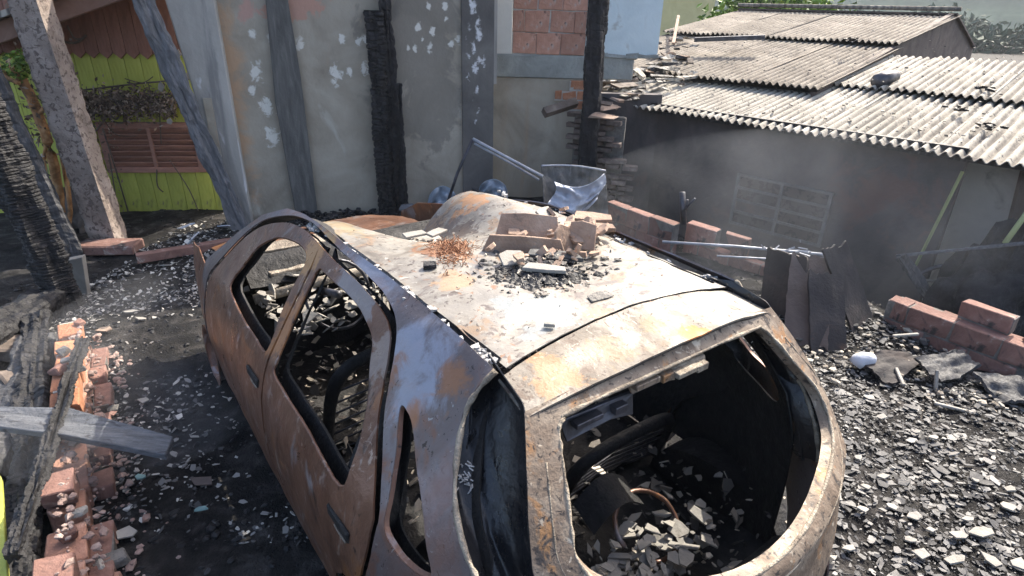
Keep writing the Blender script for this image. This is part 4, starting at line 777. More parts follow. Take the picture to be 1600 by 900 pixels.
for k, (px, py) in enumerate(((1490, 172), (1545, 200), (1535, 140), (1330, 62))):
    A = onr(px, py, .05 if py > 90 else .28); b = MB()
    for j in range(7): b.box(A+Vector((rh.uniform(-.1, .1), rh.uniform(-.1, .1), rh.uniform(0, .03))), (rh.uniform(.03, .10), rh.uniform(.015, .04), .015), Matrix.Rotation(rh.uniform(0, 3), 3, 'Z') @ Matrix.Rotation(rh.uniform(-.4, .4), 3, 'X'), .01)
    tag(b.build('roof_debris', 'char'), 'clump of charred scraps scattered on the corrugated roof', 'debris', 'charred clumps on the corrugated roof')
lo_ = MB()
for k in range(500):
    px, py = rh.uniform(1000, 1600), rh.uniform(60, 225)
    if rc(px, py)[1] < .08: continue
    A = onr(px, py, .03 if (py > 128 or px > 1400) else .12); s_ = .004+.014*rh.random()**2; lo_.box(A, (s_*2, s_, s_*.7), Matrix.Rotation(rh.uniform(0, 3), 3, 'Z'), s_*.3)
o = lo_.build('roof_grit', 'shard_mix'); tag(o, 'fine soot and grit strewn over the corrugated roof', 'grit', kind='stuff')
# ------------------------------------------------------------------ low brick walls
lw = thing('low_brick_wall', gz(1000, 360, 0), 'low dusty red brick wall just behind the car roof, running to the shed', 'wall')
q0, q1 = gz(952, 312, .34), gz(1058, 348, .34); brick_run(lw, 'brick_dusty', (q0.x, q0.y, 0), (q1.x, q1.y, 0), .11, -.24, 3, .30, .19, seed=40, mort='mortar', gone=lambda i, k, n: False)
lw2 = thing('low_brick_wall', gz(1160, 400, 0), 'crumbling low brick wall under the shed window, right of the rod', 'wall')
q0, q1 = gz(1078, 344, .32), gz(1285, 408, .30); brick_run(lw2, 'brick_dusty', (q0.x, q0.y, 0), (q1.x, q1.y, 0), .11, -.26, 3, .32, .19, seed=46, gone=lambda i, k, n: i == 2 and k >= n-2, broken=lambda i, k, n: i == 2 and k == n-3)
rw = thing('low_brick_wall', gz(1480, 560, 0), 'broken low red brick wall at the right edge behind the shard heap', 'wall')
q0, q1 = gz(1378, 512, 0), gz(1620, 606, 0); dd = (q1-q0).normalized(); q2 = q0+dd*2.1
q0 = Vector((q0.x, q0.y, 0)); brick_run(rw, 'brick_dusty', q0, (q2.x, q2.y, 0), .13, -.04, 2, .30, .155, seed=52)
brick_run(rw, 'brick_dusty', q0+dd*.42+Vector((.09, .05, 0)), q0+dd*1.05+Vector((.09, .05, 0)), .12, .27, 1, .31, .125, seed=57, broken=lambda i, k, n: k == n-1)
brick_run(rw, 'brick_dusty', q0+Vector((.11, .07, 0)), q0+dd*2.1+Vector((.11, .07, 0)), .12, .06, 1, .30, .18, seed=58)
# left low wall with sunlit orange top
lf_ = thing('low_brick_wall', gz(100, 700, 0), 'low pinkish orange brick wall along the left edge, partly broken', 'wall')
HZ = .27
A, C_ = gz(78, 915, HZ), gz(108, 500, HZ); A.z = C_.z = 0
brick_run(lf_, 'brick', A.lerp(C_, .52), C_, .13, .135, 1, .235, .13, seed=70, jit=.008, mort='mortar_pale', broken=lambda i, k, n: k in (0, 3))
brick_run(lf_, 'brick_dusty', A, A.lerp(C_, .52), .13, .135, 1, .235, .12, seed=71, jit=.012, mort='mortar', broken=lambda i, k, n: k in (0, 2, 4), gone=lambda i, k, n: k in (1, 3))
brick_run(lf_, 'brick_pink', A, C_, .145, -.005, 1, .25, .135, seed=75, jit=.004, mort='mortar_pale', broken=lambda i, k, n: k in (2,))
wd_ = (C_-A).normalized(); wn2 = Vector((wd_.y, -wd_.x, 0)); wn2 = wn2 if wn2.x > 0 else -wn2; rl = random.Random(4)
brick_run(lf_, 'brick_dusty', A+wn2*.125, A+wn2*.125+wd_*2.3, .09, -.03, 1, .25, .10, seed=79, jit=.012, mort='mortar', broken=lambda i, k, n: k in (0, 3, 5, 7), gone=lambda i, k, n: k in (2,))
for k in range(26):
    t_ = rl.random(); c_ = A.lerp(C_, t_)+wn2*rl.uniform(-.06, .20); on = (c_-A.lerp(C_, t_)).dot(wn2) < .07; s_ = rl.uniform(.025, .075)
    b = MB(); b.box((c_.x, c_.y, (.14 if on and t_ < .62 else .27 if on else .02)+s_*.2), (s_*rl.uniform(1, 2), s_*rl.uniform(.8, 1.4), s_*rl.uniform(.4, .8)), Matrix.Rotation(rl.uniform(0, 3), 3, 'Z') @ Matrix.Rotation(rl.uniform(-.5, .5), 3, 'X'), s_*.25)
    b.build('mortar_lump', rl.choice(('brick_pink', 'mortar_pale', 'mortar', 'brick_dusty')), lf_, bevel=s_*.12)
crp, crs = [], []
for k in range(420):
    t_ = rl.random(); o_ = abs(rl.gauss(.10, .10)); c_ = A.lerp(C_, t_)+wn2*o_; crp.append(Vector((c_.x, c_.y, max(.01, (.26 if o_ < .06 else .13 if o_ < .14 else .03)-.02+rl.uniform(-.02, .02))))); crs.append(.006+.022*rl.random()**2)
wall_crumbs = (crp, crs)
# red kerb beam at the back left and its continuation behind the car
kb = thing('red_kerb', gz(300, 382, .05), 'long reddish timber kerb lying behind the car front, by the green house', 'kerb')
A, C_ = gz(212, 399, .10), gz(420, 365, .10); dk = (C_-A)
batten('kerb_beam', (A.x, A.y, .07), (A.x+dk.x, A.y+dk.y, .07), .09, .08, 'brick_dusty', None, None, kb); batten('kerb_beam', (A.x+dk.x+.02, A.y+dk.y+.03, .06), (A.x+dk.x*2.9, A.y+dk.y*2.3, .06), .09, .08, 'brick_dusty', None, None, kb)
# ------------------------------------------------------------------ planks, logs and scrap on the left
q = [gz(x, y, .31+.0*i) for i, (x, y) in enumerate(((-60, 642), (110, 645), (270, 680), (258, 709), (100, 688), (-60, 668)))]
q[2].z, q[3].z = .27, .27
b = MB(); b.prism(q, (0, 0, .035)); tag(b.build('grey_plank', 'grey_wood', bevel=.004), 'weathered grey-blue plank lying across the left brick wall', 'plank')
char_post('charred_branch', gz(22, 870, .33), gz(128, 530, .36), .045, .038, 'thin charred branch lying over the grey plank and brick wall', 'branch', seed=31, rib=.04, amp=.005, face=(0, 0, 1))
char_post('charred_log', gz(28, 930, .10), gz(58, 500, .16), .13, .11, 'long burnt log with shiny grey charcoal left of the brick wall', 'log', seed=33, rib=.045, amp=.008, face=(0, 0, 1))
char_post('charred_log', gz(-40, 760, .05), gz(62, 540, .10), .22, .16, 'dark burnt log lying at the left edge below the ribbed post', 'log', seed=35, rib=.08, amp=.007, face=(0, 0, 1), mat='char_grey')
char_post('charred_log', gz(-60, 560, .15), gz(75, 470, .12), .26, .2, 'thick black log end beneath the ribbed post', 'log', seed=36, rib=.07, amp=.008, face=(0, 0, 1))
b = MB(); q = [gz(-30, 700, .25), gz(2, 745, .25), gz(14, 930, .25), gz(-30, 930, .25)]; b.prism(q, (0, 0, -.03)); tag(b.build('lime_board', 'green_board', bevel=.003), 'sliver of lime green board at the lower left corner', 'board')
b = MB(); q = [gF(x, y, 4.5) for x, y in ((100, 408), (128, 402), (138, 470), (133, 478), (112, 440))]; b.prism(q, (.0, .05, .01)); tag(b.build('pale_stump', 'shard_pale', bevel=.004), 'pale broken board end standing beside the ribbed post foot', 'board')
for (px, py, s_, lab) in ((25, 600, .16, 'dark brick chunk leaning at the far left under the logs'), (20, 545, .14, 'brown rubble block at the left edge below the thick log')):
    b = MB(); A = gz(px, py, .1); b.box(A, (s_*1.5, s_, s_*.7), Matrix.Rotation(px*.1, 3, 'Z') @ Matrix.Rotation(.3, 3, 'X'), .02); tag(b.build('rubble_block', 'vine', bevel=.012), lab, 'rubble')
# ------------------------------------------------------------------ scrap metal behind the car
sc_ = thing('bent_pipe_frame', gF(700, 335, 6.3), 'bent thin metal pipe frame standing behind the car roof', 'metal frame')
b = MB(); b.tube([gF(690, 345, 6.2), gF(715, 270, 6.25), gF(739, 217, 6.3)], .016, 7); b.build('upright_pipe', 'steel_dark', sc_, True)
b = MB(); b.tube([gF(739, 217, 6.3), gF(790, 245, 6.2), gF(848, 276, 6.1)], .017, 7); b.tube([gF(741, 224, 6.3), gF(792, 252, 6.22), gF(842, 281, 6.12)], .012, 7); b.build('cross_pipe', 'steel_pale', sc_, True)
b = MB(); b.tube([gF(738, 296, 6.3), gF(775, 312, 6.2), gF(800, 318, 6.15)], .02, 7); b.build('low_pipe', 'steel_dark', sc_, True)
P = {(0, 0): (846, 262), (1, 0): (948, 272), (0, 1): (850, 335), (1, 1): (955, 345)}
b = MB(); b.grid(lambda u, v: gF(846+100*u+5*v, 260-4*math.sin(u*3.1)*(1-v)+75*v+8*u, 6.2-.25*v+.10*math.sin(u*4)+.10*fbm((u*3, v*3, 3), 4)), 26, 18)
cs = thing('crumpled_metal_sheet', gF(900, 335, 6.1), 'crumpled dark metal sheet behind the car with pale cloth over it', 'metal sheet')
b.build('sheet', 'soot_board', cs, True, solid=.008, fix=False)
b = MB(); b.tube([gF(846+100*t, 259-4*math.sin(t*3.1)+8*t, 6.19+.10*math.sin(t*4)) for t in np.linspace(0, 1, 12)], .010, 6); b.build('rolled_rim', 'steel_pale', cs, True)
b = MB(); b.grid(lambda u, v: gF(866+78*u-6*v+5*math.sin(v*5), 284+10*math.sin(u*3)-14*u*u*u+52*v*(1-.5*abs(u-.5)), 5.95-.06*v+.05*math.sin(u*7+v*3)+.10*fbm((u*4, v*4, 6), 4)), 30, 22); tag(b.build('pale_cloth', 'cloth', None, True, solid=.006, fix=False), 'pale bluish cloth draped on the crumpled metal sheet', 'cloth')
pm('bluish_ash', [(.3, (.20, .24, .29)), (.6, (.36, .41, .47)), (.8, (.55, .6, .66))], 6, bump=.5)
for px, py, sx_, sy_, lab in ((692, 318, 48, 55, 'bluish crumpled foil scrap left of the bent pipe frame'), (770, 300, 46, 40, 'bluish crumpled foil scrap between the pipes behind the roof')):
    b = MB(); b.grid(lambda u, v: gF(px-sx_/2+sx_*u, py-sy_/2*math.sin(math.pi*u)**.5+sy_*v*.9, 6.7+.12*fbm((u*4+px, v*4, 2), 4)), 14, 14); tag(b.build('foil_scrap', 'bluish_ash', None, True, solid=.006, fix=False), lab, 'scrap')
b = MB(); q = [gF(x, y, 6.3) for x, y in ((622, 328), (640, 326), (676, 352), (662, 358))]; b.prism(q, (.02, .08, .04)); tag(b.build('grey_plank', 'grey_wood', bevel=.004), 'short grey plank lying at the foot of the double charred post', 'plank')
b = MB(); q = gF(682, 350, 4.4); b.prism([q+Vector((x, 0, z)) for x, z in ((-.025, -.02), (.01, -.03), (.035, .0), (.02, .025), (-.01, .02))], (.01, .02, .0)); tag(b.build('green_leaf', 'green_leaflet'), 'small bright green leaf scrap at the front edge of the car roof', 'leaf')
b = MB(); b.tube([gz(1035, 378, .30), gz(1150, 385, .30), gz(1290, 398, .32)], .014, 7); b.tube([gz(1120, 400, .25), gz(1210, 405, .28)], .009, 6); tag(b.build('long_rod', 'steel_pale', None, True), 'long grey metal rod lying along the crumbling wall under the shed window', 'rod')
b = MB(); b.tube([gF(1068, 350, 5.7), gF(1066, 300, 5.75)], .03, 8); b.tube([gF(1068, 330, 5.7), gF(1086, 310, 5.65)], .012, 6); b.tube([gF(1072, 328, 5.7), gF(1074, 312, 5.7)], .014, 6); tag(b.build('tap_pipe', 'steel_dark', None, True), 'short dark standpipe with a bracket between the two low brick walls', 'pipe')
rt = random.Random(17); b = MB()
for k in range(18):
    A = gz(rt.gauss(1235, 18), rt.gauss(395, 8), .30+rt.uniform(0, .08)); b.tube([A, A+Vector((rt.uniform(-.12, .12), rt.uniform(-.05, .05), rt.uniform(-.03, .06)))], .006, 5)
tag(b.build('wire_tangle', 'steel_pale'), 'tangle of pale wire at the end of the long rod', 'wire')
# leaning charred panels and beams
def panel(pix_z, t_, mat, name, label, cat, wob=.035):
    Q = [gz(x, y, z) for x, y, z in pix_z]
    if len(Q) > 4: Q = [Q[0], Q[1], Q[len(Q)//2], Q[-1]] if len(Q) == 5 else [Q[0], Q[1], Q[3], Q[4]]
    nrm = (Q[1]-Q[0]).cross(Q[3]-Q[0]).normalized(); sd_ = pix_z[0][0]*.01; b = MB()
    def fn(u, v):
        e0 = .05*fbm((u*7, sd_, 0), 3); e1 = .05*fbm((v*7, sd_, 4), 3); uu = u+(e1 if u in (0, 1) else 0); vv = v+(e0 if v in (0, 1) else 0)
        return (Q[0]*(1-uu)+Q[1]*uu)*(1-vv)+(Q[3]*(1-uu)+Q[2]*uu)*vv+nrm*wob*fbm((u*2.2+sd_, v*2.2, 1), 4)
    b.grid(fn, 16, 16); return tag(b.build(name, mat, None, True, solid=t_, fix=False), label, cat)
panel([(1188, 480, .0), (1262, 522, .0), (1262, 402, .55), (1200, 388, .50)], .02, 'dark_panel', 'scorched_sheet', 'dark charred sheet leaning behind the car tail, nearest the car', 'panel', .006)
panel([(1265, 550, .0), (1322, 550, .0), (1316, 432, .45), (1262, 422, .50)], .02, 'dark_panel', 'scorched_sheet', 'narrow scorched sheet leaning upright in the middle of the sheet stack', 'panel', .006)
panel([(1335, 532, .0), (1368, 515, .0), (1322, 380, .66), (1285, 392, .62)], .02, 'dark_panel', 'scorched_sheet', 'tall grey scorched sheet leaning left of the red wall', 'panel', .006)
panel([(1222, 530, .02), (1292, 548, .02), (1302, 405, .54), (1236, 396, .54)], .018, 'gable', 'scorched_sheet', 'brownish charred sheet leaning behind the narrow scorched one', 'panel', .006)
panel([(1330, 560, .05), (1400, 545, .08), (1450, 560, .05), (1395, 600, .02)], .02, 'dark_panel', 'scorched_sheet', 'flat burnt sheet lying at the foot of the red wall', 'panel')
panel([(1430, 560, .12), (1500, 545, .14), (1530, 575, .08), (1470, 600, .06)], .02, 'char_grey', 'scorched_sheet', 'flat grey burnt sheet under the end of the red wall', 'panel')
panel([(1520, 580, .10), (1600, 590, .10), (1620, 640, .04), (1560, 625, .04)], .02, 'char_grey', 'scorched_sheet', 'flat burnt sheet at the right edge below the red wall', 'panel')
char_post('charred_beam', gF(1455, 470, 4.8), gF(1408, 400, 5.0), .07, .06, 'short dark beam slanting out of the rubble before the lime trim', 'beam', mat='char_grey', seed=41, rib=.1, amp=.005)
batten('pale_stick', gF(1400, 400, 5.1), gF(1600, 380, 4.6), .03, .025, 'grey_wood', 'long thin pale stick lying level across the charred mattress', 'stick')
batten('pale_stick', gF(1436, 438, 5.2), gF(1478, 440, 5.1), .03, .02, 'shard_pale', 'short pale stick below the long one near the lime trim', 'stick')
b = MB(); b.tube(sm([gF(1435, 430, 5.1), gF(1460, 418, 5.1), gF(1500, 412, 5.0)], 4, False), .02, 7); tag(b.build('curved_tube', 'steel_dark', None, True), 'curved dark tube under the long pale stick', 'tube')
b = MB(); b.tube([gF(1570, 380, 4.7), gF(1610, 325, 4.8)], .022, 6); tag(b.build('lime_pole', 'lime_trim', None, True), 'pale green pole slanting at the right edge', 'pole')
def lump(u, v):
    a = u*2*math.pi; e = v*math.pi/2; r_ = 1+.35*fbm((math.cos(a)*1.6, math.sin(a)*1.6, v*2.2), 4)
    return LC+Vector((.50*math.cos(a)*math.cos(e)*r_, .36*math.sin(a)*math.cos(e)*r_, .74*math.sin(e)*r_))
LC = gF(1555, 480, 4.75); LC.z -= .12
b = MB(); b.grid(lump, 44, 22); tag(b.build('charred_mattress', 'char', None, True, fix=False), 'big lumpy charred mattress heap behind the red wall at right', 'mattress')
b = MB(); A = gz(1338, 575, .0); b.tube([A+Vector((-.02, 0, .03)), A+Vector((.0, 0, .06)), A+Vector((.04, .01, .07)), A+Vector((.10, .02, .06)), A+Vector((.115, .022, .055))], [.046, .052, .050, .044, .030], 16, jit=.02); tag(b.build('white_pot', 'cloth', None, True), 'small whitish crushed pot lying beside the car before the panels', 'pot')
for k, (p, q, lab) in enumerate((((1400, 575, .05), (1412, 602, .02), 'short bone-pale stick upright in the rubble near the red wall'), ((1460, 630, .03), (1520, 645, .02), 'pale bent stick lying on the shards near the right edge'), ((1462, 610, .02), (1464, 578, .14), 'small pale peg standing in the shards by the bent stick'), ((1395, 525, .16), (1435, 522, .16), 'pale wood splinter on top of the rubble by the red wall'))):
    batten('pale_stick', gz(*p), gz(*q), .022, .018, 'shard_pale', lab, 'stick')
# ------------------------------------------------------------------ beyond the shed
yb = thing('yellow_house', (9, 30, 0), 'pale yellow house wall far behind the roof rubble', 'house')
A, C_ = gF(1030, 40, 24), gF(1112, 40, 24); b = MB(); b.prism([(A.x, 24, -2), (C_.x, 24, -2), (C_.x, 24, 3.2), (A.x, 24, 3.2)], (0, 4, 0)); b.build('wall', 'yellow_wall', yb)
b = MB(); b.prism([(A.x-.3, 23.6, 3.2), (C_.x+.3, 23.6, 3.2), (C_.x+.3, 26, 4.4), (A.x-.3, 26, 4.4)], (0, 0, .12)); b.build('roof', 'brick', yb)
def tree(name, base, h, rx, label, seed, mat='leaf', n=2600, ls=.12, group=None):
    rv = random.Random(seed); t_ = thing(name, base, label, 'tree', group); base = Vector(base); b = MB()
    b.tube([base, base+Vector((.1, 0, h*.3)), base+Vector((-.05, .05, h*.6)), base+Vector((.1, 0, h*.85))], [.16, .12, .08, .03], 8)
    tips = []
    for k in range(16):
        a = rv.uniform(0, 6.3); z0 = h*rv.uniform(.25, .7); tip = base+Vector((math.cos(a)*rx*rv.uniform(.5, 1), math.sin(a)*rx*rv.uniform(.5, 1), min(h, z0+h*rv.uniform(.1, .35)))); tips.append(tip)
        b.tube([base+Vector((0, 0, z0)), (base+Vector((0, 0, z0))).lerp(tip, .5)+Vector((0, 0, .1)), tip], [.05, .03, .012], 6)
    b.build('trunk', 'bark', t_, True); lf = MB()
    for k in range(n):
        c_ = rv.choice(tips); p = c_+Vector((rv.gauss(0, rx*.22), rv.gauss(0, rx*.22), rv.gauss(0, h*.08))); leaf(lf, p, ls*rv.uniform(.6, 1.4), rv)
    lf.build('crown', mat, t_, fix=False); return t_
for k, (px, F_, h_, rx_) in enumerate(((1150, 17, 3.6, 1.3), (1215, 18, 3.8, 1.3), (1265, 17, 3.3, 1.1))):
    q = gF(px, 40, F_); tree('garden_tree', (q.x, F_, -1.2), h_, rx_, ('leftmost of the sunlit bushy trees behind the shed roof ridge', 'middle of the sunlit bushy trees behind the shed roof ridge', 'rightmost of the sunlit bushy trees behind the shed roof ridge')[k], 50+k, group='trees behind the shed')
q = gF(10, 20, 12); tree('garden_tree', (q.x, 12, -.2), 3.6, 1.6, 'bright leafy tree glimpsed over the green house at top left', 60, n=3000, ls=.13)
for k, (px, F_) in enumerate(((1400, 60), (1500, 75), (1570, 55), (1330, 70))):
    q = gF(px, 30, F_); tree('distant_tree', (q.x, F_, -5.5), 7.0, 4.5, ('second from left of the dark distant trees beyond the gable', 'third from left of the dark distant trees beyond the gable', 'rightmost of the dark distant trees beyond the gable', 'leftmost of the dark distant trees beyond the gable')[k], 80+k, mat='far_leaf', n=5000, ls=.38, group='distant trees beyond the gable')
# ------------------------------------------------------------------ scattered shards, charcoal, ash
def shards(name, pts, sizes, tilt, mat, parent=None, label=None, local=False, thick=.10):
    V, F = [], []
    for p, s_ in zip(pts, sizes):
        n_ = random.choice((4, 5, 5, 6, 7)); a0 = random.uniform(0, 6.3); asp = random.uniform(.3, 1)
        M_ = Matrix.Rotation(random.uniform(0, 6.3), 3, 'Z') @ Matrix.Rotation(random.gauss(0, tilt), 3, 'X') @ Matrix.Rotation(random.gauss(0, tilt), 3, 'Y')
        o = len(V); t_ = min(.012, max(.003, s_*thick))
        for zz in (0, -t_):
            for k in range(n_):
                if zz == 0: pass
                a = a0+2*math.pi*k/n_; V.append(None)
        ang = [a0+2*math.pi*(k+random.uniform(-.3, .3))/n_ for k in range(n_)]; rr = [s_*random.uniform(.5, 1.15) for _ in range(n_)]
        for j, zz in enumerate((t_, -t_*.2)):
            for k in range(n_): V[o+j*n_+k] = tuple(Vector(p)+M_ @ Vector((math.cos(ang[k])*rr[k], math.sin(ang[k])*rr[k]*asp, zz)))
        F.append(tuple(o+k for k in range(n_))); F.append(tuple(o+n_+k for k in range(n_-1, -1, -1)))
        F += [(o+k, o+n_+k, o+n_+(k+1) % n_, o+(k+1) % n_) for k in range(n_)]
    me = bpy.data.meshes.new(name); me.from_pydata(V, [], F); me.materials.append(MATS[mat])
    o = link(name, me, parent, local=local); o['kind'] = 'stuff'
    if label: o['label'] = label
    return o
random.seed(99)
def on_ground(px, py):
    q = gz(px, py, 0); return Vector((q.x, q.y, gheight(q.x, q.y)))
pts, sz = [], []
while len(pts) < 19000:                 # right of the car
    x, y = random.uniform(1.0, 5.0), random.uniform(1.2, 4.6)
    if (x-FA.x)*.83+(y-FA.y)*.56 > -.12+.1*math.sin(y*5): continue
    cy_ = .6*fbm((x*1.1, y*1.1, 5), 3)
    if random.random() > .75+cy_: continue
    pts.append(Vector((x, y, gheight(x, y)+random.uniform(0, .018)))); sz.append(min(.05, .004+.011*random.random()**2.6/(.22+.4*random.random())))
o = shards('fallen_shards', pts, sz, .14, 'shard', label='dense litter of grey broken tile flakes on the ground right of the car')
pts, sz = [], []
while len(pts) < 8000:                 # left yard
    x, y = random.uniform(-3.6, -.4), random.uniform(2.0, 6.2); d = .5+.9*fbm((x*.9+3, y*.9, 2), 3)
    if y < 3.9: d -= .36*sstep(4.1, 3.3, y)
    if random.random() > d: continue
    pts.append(Vector((x, y, gheight(x, y)+random.uniform(0, .02)))); sz.append(.006+.022*random.random()**3+.006*random.random())
shards('fallen_shards', pts, sz, .35, 'flake_bright', label='pale flakes and chips scattered over the black ash left of the car')
def clods(name, pts, sizes, mat, label):
    V, F = [], []; ico = bmesh.new(); bmesh.ops.create_icosphere(ico, subdivisions=1, radius=1); iv = [v.co.copy() for v in ico.verts]; jf = [[v.index for v in f.verts] for f in ico.faces]; ico.free()
    for p, s_ in zip(pts, sizes):
        o = len(V); sc3 = Vector((random.uniform(.6, 1.5), random.uniform(.6, 1.3), random.uniform(.4, .9)))*s_; M_ = Matrix.Rotation(random.uniform(0, 6.3), 3, 'Z')
        for v in iv: V.append(tuple(Vector(p)+M_ @ Vector((v.x*sc3.x, v.y*sc3.y, v.z*sc3.z))*random.uniform(.75, 1.2)))
        F += [tuple(i+o for i in f) for f in jf]
    me = bpy.data.meshes.new(name); me.from_pydata(V, [], F); me.materials.append(MATS[mat]); o = link(name, me); o['kind'] = 'stuff'; o['label'] = label; return o
pts, sz = [], []
for k in range(5200):
    x, y = random.uniform(-4.2, .2), random.uniform(1.3, 6.8); pts.append(Vector((x, y, gheight(x, y)))); sz.append(.006+.020*random.random()**2.5)
for k in range(2600):
    x, y = random.uniform(.8, 4.0), random.uniform(1.2, 6.5); pts.append(Vector((x, y, gheight(x, y)))); sz.append(.006+.022*random.random()**2.5)
for k in range(900):
    x = random.uniform(-2.6, 1.0); y = 6.15+.35*(x+2.6)/3.6*1.6+random.gauss(0, .12); pts.append(Vector((x, y, gheight(x, y)+random.uniform(0, .06)))); sz.append(.015+.03*random.random()**2)
clods('charcoal', pts, sz, 'coal', 'black charcoal lumps covering the yard')
rp2, rs2 = [], []
for k in range(420):
    px, py = random.choice(((random.gauss(1400, 45), random.gauss(560, 22)), (random.gauss(1290, 50), random.gauss(560, 14)), (random.gauss(1520, 60), random.gauss(625, 14)), (random.gauss(1420, 25), random.gauss(520, 14))))
    q = on_ground(px, py); rp2.append(q+Vector((0, 0, random.uniform(0, .05)))); rs2.append(.007+.026*random.random()**2.5)
clods('rubble', rp2, rs2, 'shard_mix', 'mixed burnt rubble at the foot of the red wall and leaning sheets')
clods('wall_crumbs', wall_crumbs[0], wall_crumbs[1], 'dusty_render', 'crumbled brick and mortar along the left low wall')
# larger single shards
def big_shard(px, py, s_, mat, label, group=None, name='tile_shard', z=None, seed=0, tilt=.15, asp=.7):
    rv = random.Random(seed+int(px*7+py)); q = gz(px, py, 0) if z is None else gz(px, py, z); q.z = (gheight(q.x, q.y) if z is None else z)+.025
    n_ = rv.choice((4, 5, 5, 6)); a0 = rv.uniform(0, 6.3); M_ = Matrix.Rotation(rv.gauss(0, tilt), 3, 'X') @ Matrix.Rotation(rv.gauss(0, tilt), 3, 'Y')
    P_ = [q+M_ @ Vector((math.cos(a0+6.283*k/n_)*s_*rv.uniform(.5, 1.25), math.sin(a0+6.283*k/n_)*s_*rv.uniform(.5, 1.25)*asp, 0)) for k in range(n_)]
    b = MB(); b.prism(P_, M_ @ Vector((0, 0, .009))); return tag(b.build(name, mat, bevel=.001), label, 'shard', group)
bigs = [(1425, 812, .062), (1453, 833, .055), (1497, 845, .085), (1530, 843, .09), (1490, 882, .085), (1545, 882, .10), (1420, 848, .05), (1390, 797, .06), (1330, 855, .06), (1345, 800, .05), (1440, 868, .07), (1510, 818, .05), (1455, 690, .05), (1375, 655, .06), (1570, 800, .07), (1575, 772, .06), (1560, 640, .06), (1570, 646, .035), (1490, 715, .05), (1430, 680, .05), (1590, 885, .08), (1470, 795, .05), (1380, 745, .05), (1350, 765, .045), (1410, 755, .05), (1340, 720, .045), (1520, 760, .05), (1300, 870, .05), (1460, 755, .045), (1545, 715, .05)]
for x, y, s_ in bigs: big_shard(x, y, s_*.6, 'shard_pale', 'large pale ceramic shard lying among the flakes right of the car', 'large pale shards right of the car')
big_shard(200, 838, .055, 'shard_pale', 'pale cream tile shard alone on the black ash at lower left', seed=1)
big_shard(222, 752, .035, 'glint', 'small teal glass chip on the ash left of the car', name='glass_chip')
big_shard(313, 800, .035, 'glint', 'bluish glass chip on the ash nearest the car door', name='glass_chip')
big_shard(320, 757, .075, 'gable', 'dark brown flat fragment on the ash near the car door', name='flat_fragment')
big_shard(228, 630, .04, 'shard_pale', 'thin pale flake on the dark ash below the plank end')
big_shard(165, 523, .06, 'terracotta', 'orange-tan splinter beside the top of the left brick wall')
for k, (x, y) in enumerate(((232, 408), (258, 418), (205, 492), (222, 505))): big_shard(x, y, .06, 'shard_pale', ('farthest left pale shard on the sunlit ash before the mottled post', 'farthest right pale shard on the sunlit ash before the mottled post', 'pale shard nearest the top of the left brick wall', 'pale shard on the ash just right of the one by the brick wall')[k], 'pale shards before the mottled post', asp=.5)
for k, (x, y) in enumerate(((292, 357), (352, 358), (302, 378))): big_shard(x, y, .10, 'cloth', ('white scrap lying against the green boards, left of the pole foot', 'white scrap at the foot of the leaning grey pole', 'white scrap just behind the red kerb')[k], 'white scraps by the green house', tilt=.5, z=.10, name='white_scrap')
# rubble inside the car (in the car's own frame)
Mc = car.matrix_basis.copy()
pts, sz = [], []
for k in range(1500):
    x, y = random.uniform(-.72, .72), random.uniform(.35, 2.9); pts.append(Mc @ Vector((x, y, .25+.20*random.random()**2+.08*fbm((x*3, y*3, 1), 2)))); sz.append(.010+.035*random.random()**2)
shards('cabin_rubble', pts, sz, .6, 'shard_mix', label='broken tile and ash rubble heaped inside the burnt car')
pts, sz = [], []
for k in range(150):
    x, y = random.gauss(.02, .20), random.gauss(.58, .08); pts.append(Mc @ Vector((x, y, .40+.08*random.random()))); sz.append(.010+.05*random.random()**2.5)
shards('boot_rubble', pts, sz, .22, 'shard_pale', label='pale tile fragments lying in the boot of the car', thick=.12)
pts, sz = [], []
for k in range(260):
    x, y = random.uniform(-.7, -.1), random.uniform(2.3, 3.0); pts.append(Mc @ Vector((x, y, .72+.2*(y-2.3)+.08*random.random()))); sz.append(.015+.04*random.random())
shards('dashboard_rubble', pts, sz, .5, 'shard_pale', label='pale rubble on the dashboard of the car')
# ------------------------------------------------------------------ rubble on the car roof
def rp_(x, y, dz=0): return Mc @ Vector((x, y, roofz(x, y)+dz))
def roof_tile(px, py, w_, h_, rx, rz, mat, label, t_=.012, z=1.33, name='tile_fragment', lift=.03, group=None, seed=0):
    q = Mc.inverted() @ gz(px, py, z); rv = random.Random(int(px*3+py)+seed); M_ = Mc.to_3x3() @ Matrix.Rotation(rz, 3, 'Z') @ Matrix.Rotation(rx, 3, 'X'); c_ = rp_(q.x, q.y, lift)
    P_ = [(-w_/2, -h_/2), (-w_/2*rv.uniform(.8, 1), h_/2*rv.uniform(.6, 1)), (-w_*.05, h_/2), (w_/2*rv.uniform(.7, 1), h_/2*rv.uniform(.5, 1)), (w_/2, -h_/2*rv.uniform(.5, 1)), (w_*.1, -h_/2*rv.uniform(.9, 1.1))]
    b = MB(); b.prism([c_+M_ @ Vector((x, y, 0)) for x, y in P_], M_ @ Vector((0, 0, t_))); return tag(b.build(name, mat, bevel=.002), label, 'tile', group)
YC = R(-36.62)
roof_tile(818, 398, .34, .075, R(84), YC+R(-6), 'terracotta', 'long tan tile fragment propped on edge at the front of the roof rubble', .016, lift=.05)
roof_tile(824, 380, .28, .12, R(66), YC+R(-4), 'terracotta', 'broad pinkish tile leaning behind the long tan one on the roof', .013, lift=.07)
roof_tile(876, 396, .11, .13, R(80), YC+R(50), 'terracotta', 'upright triangular tile piece at the middle of the roof rubble', .012, lift=.06)
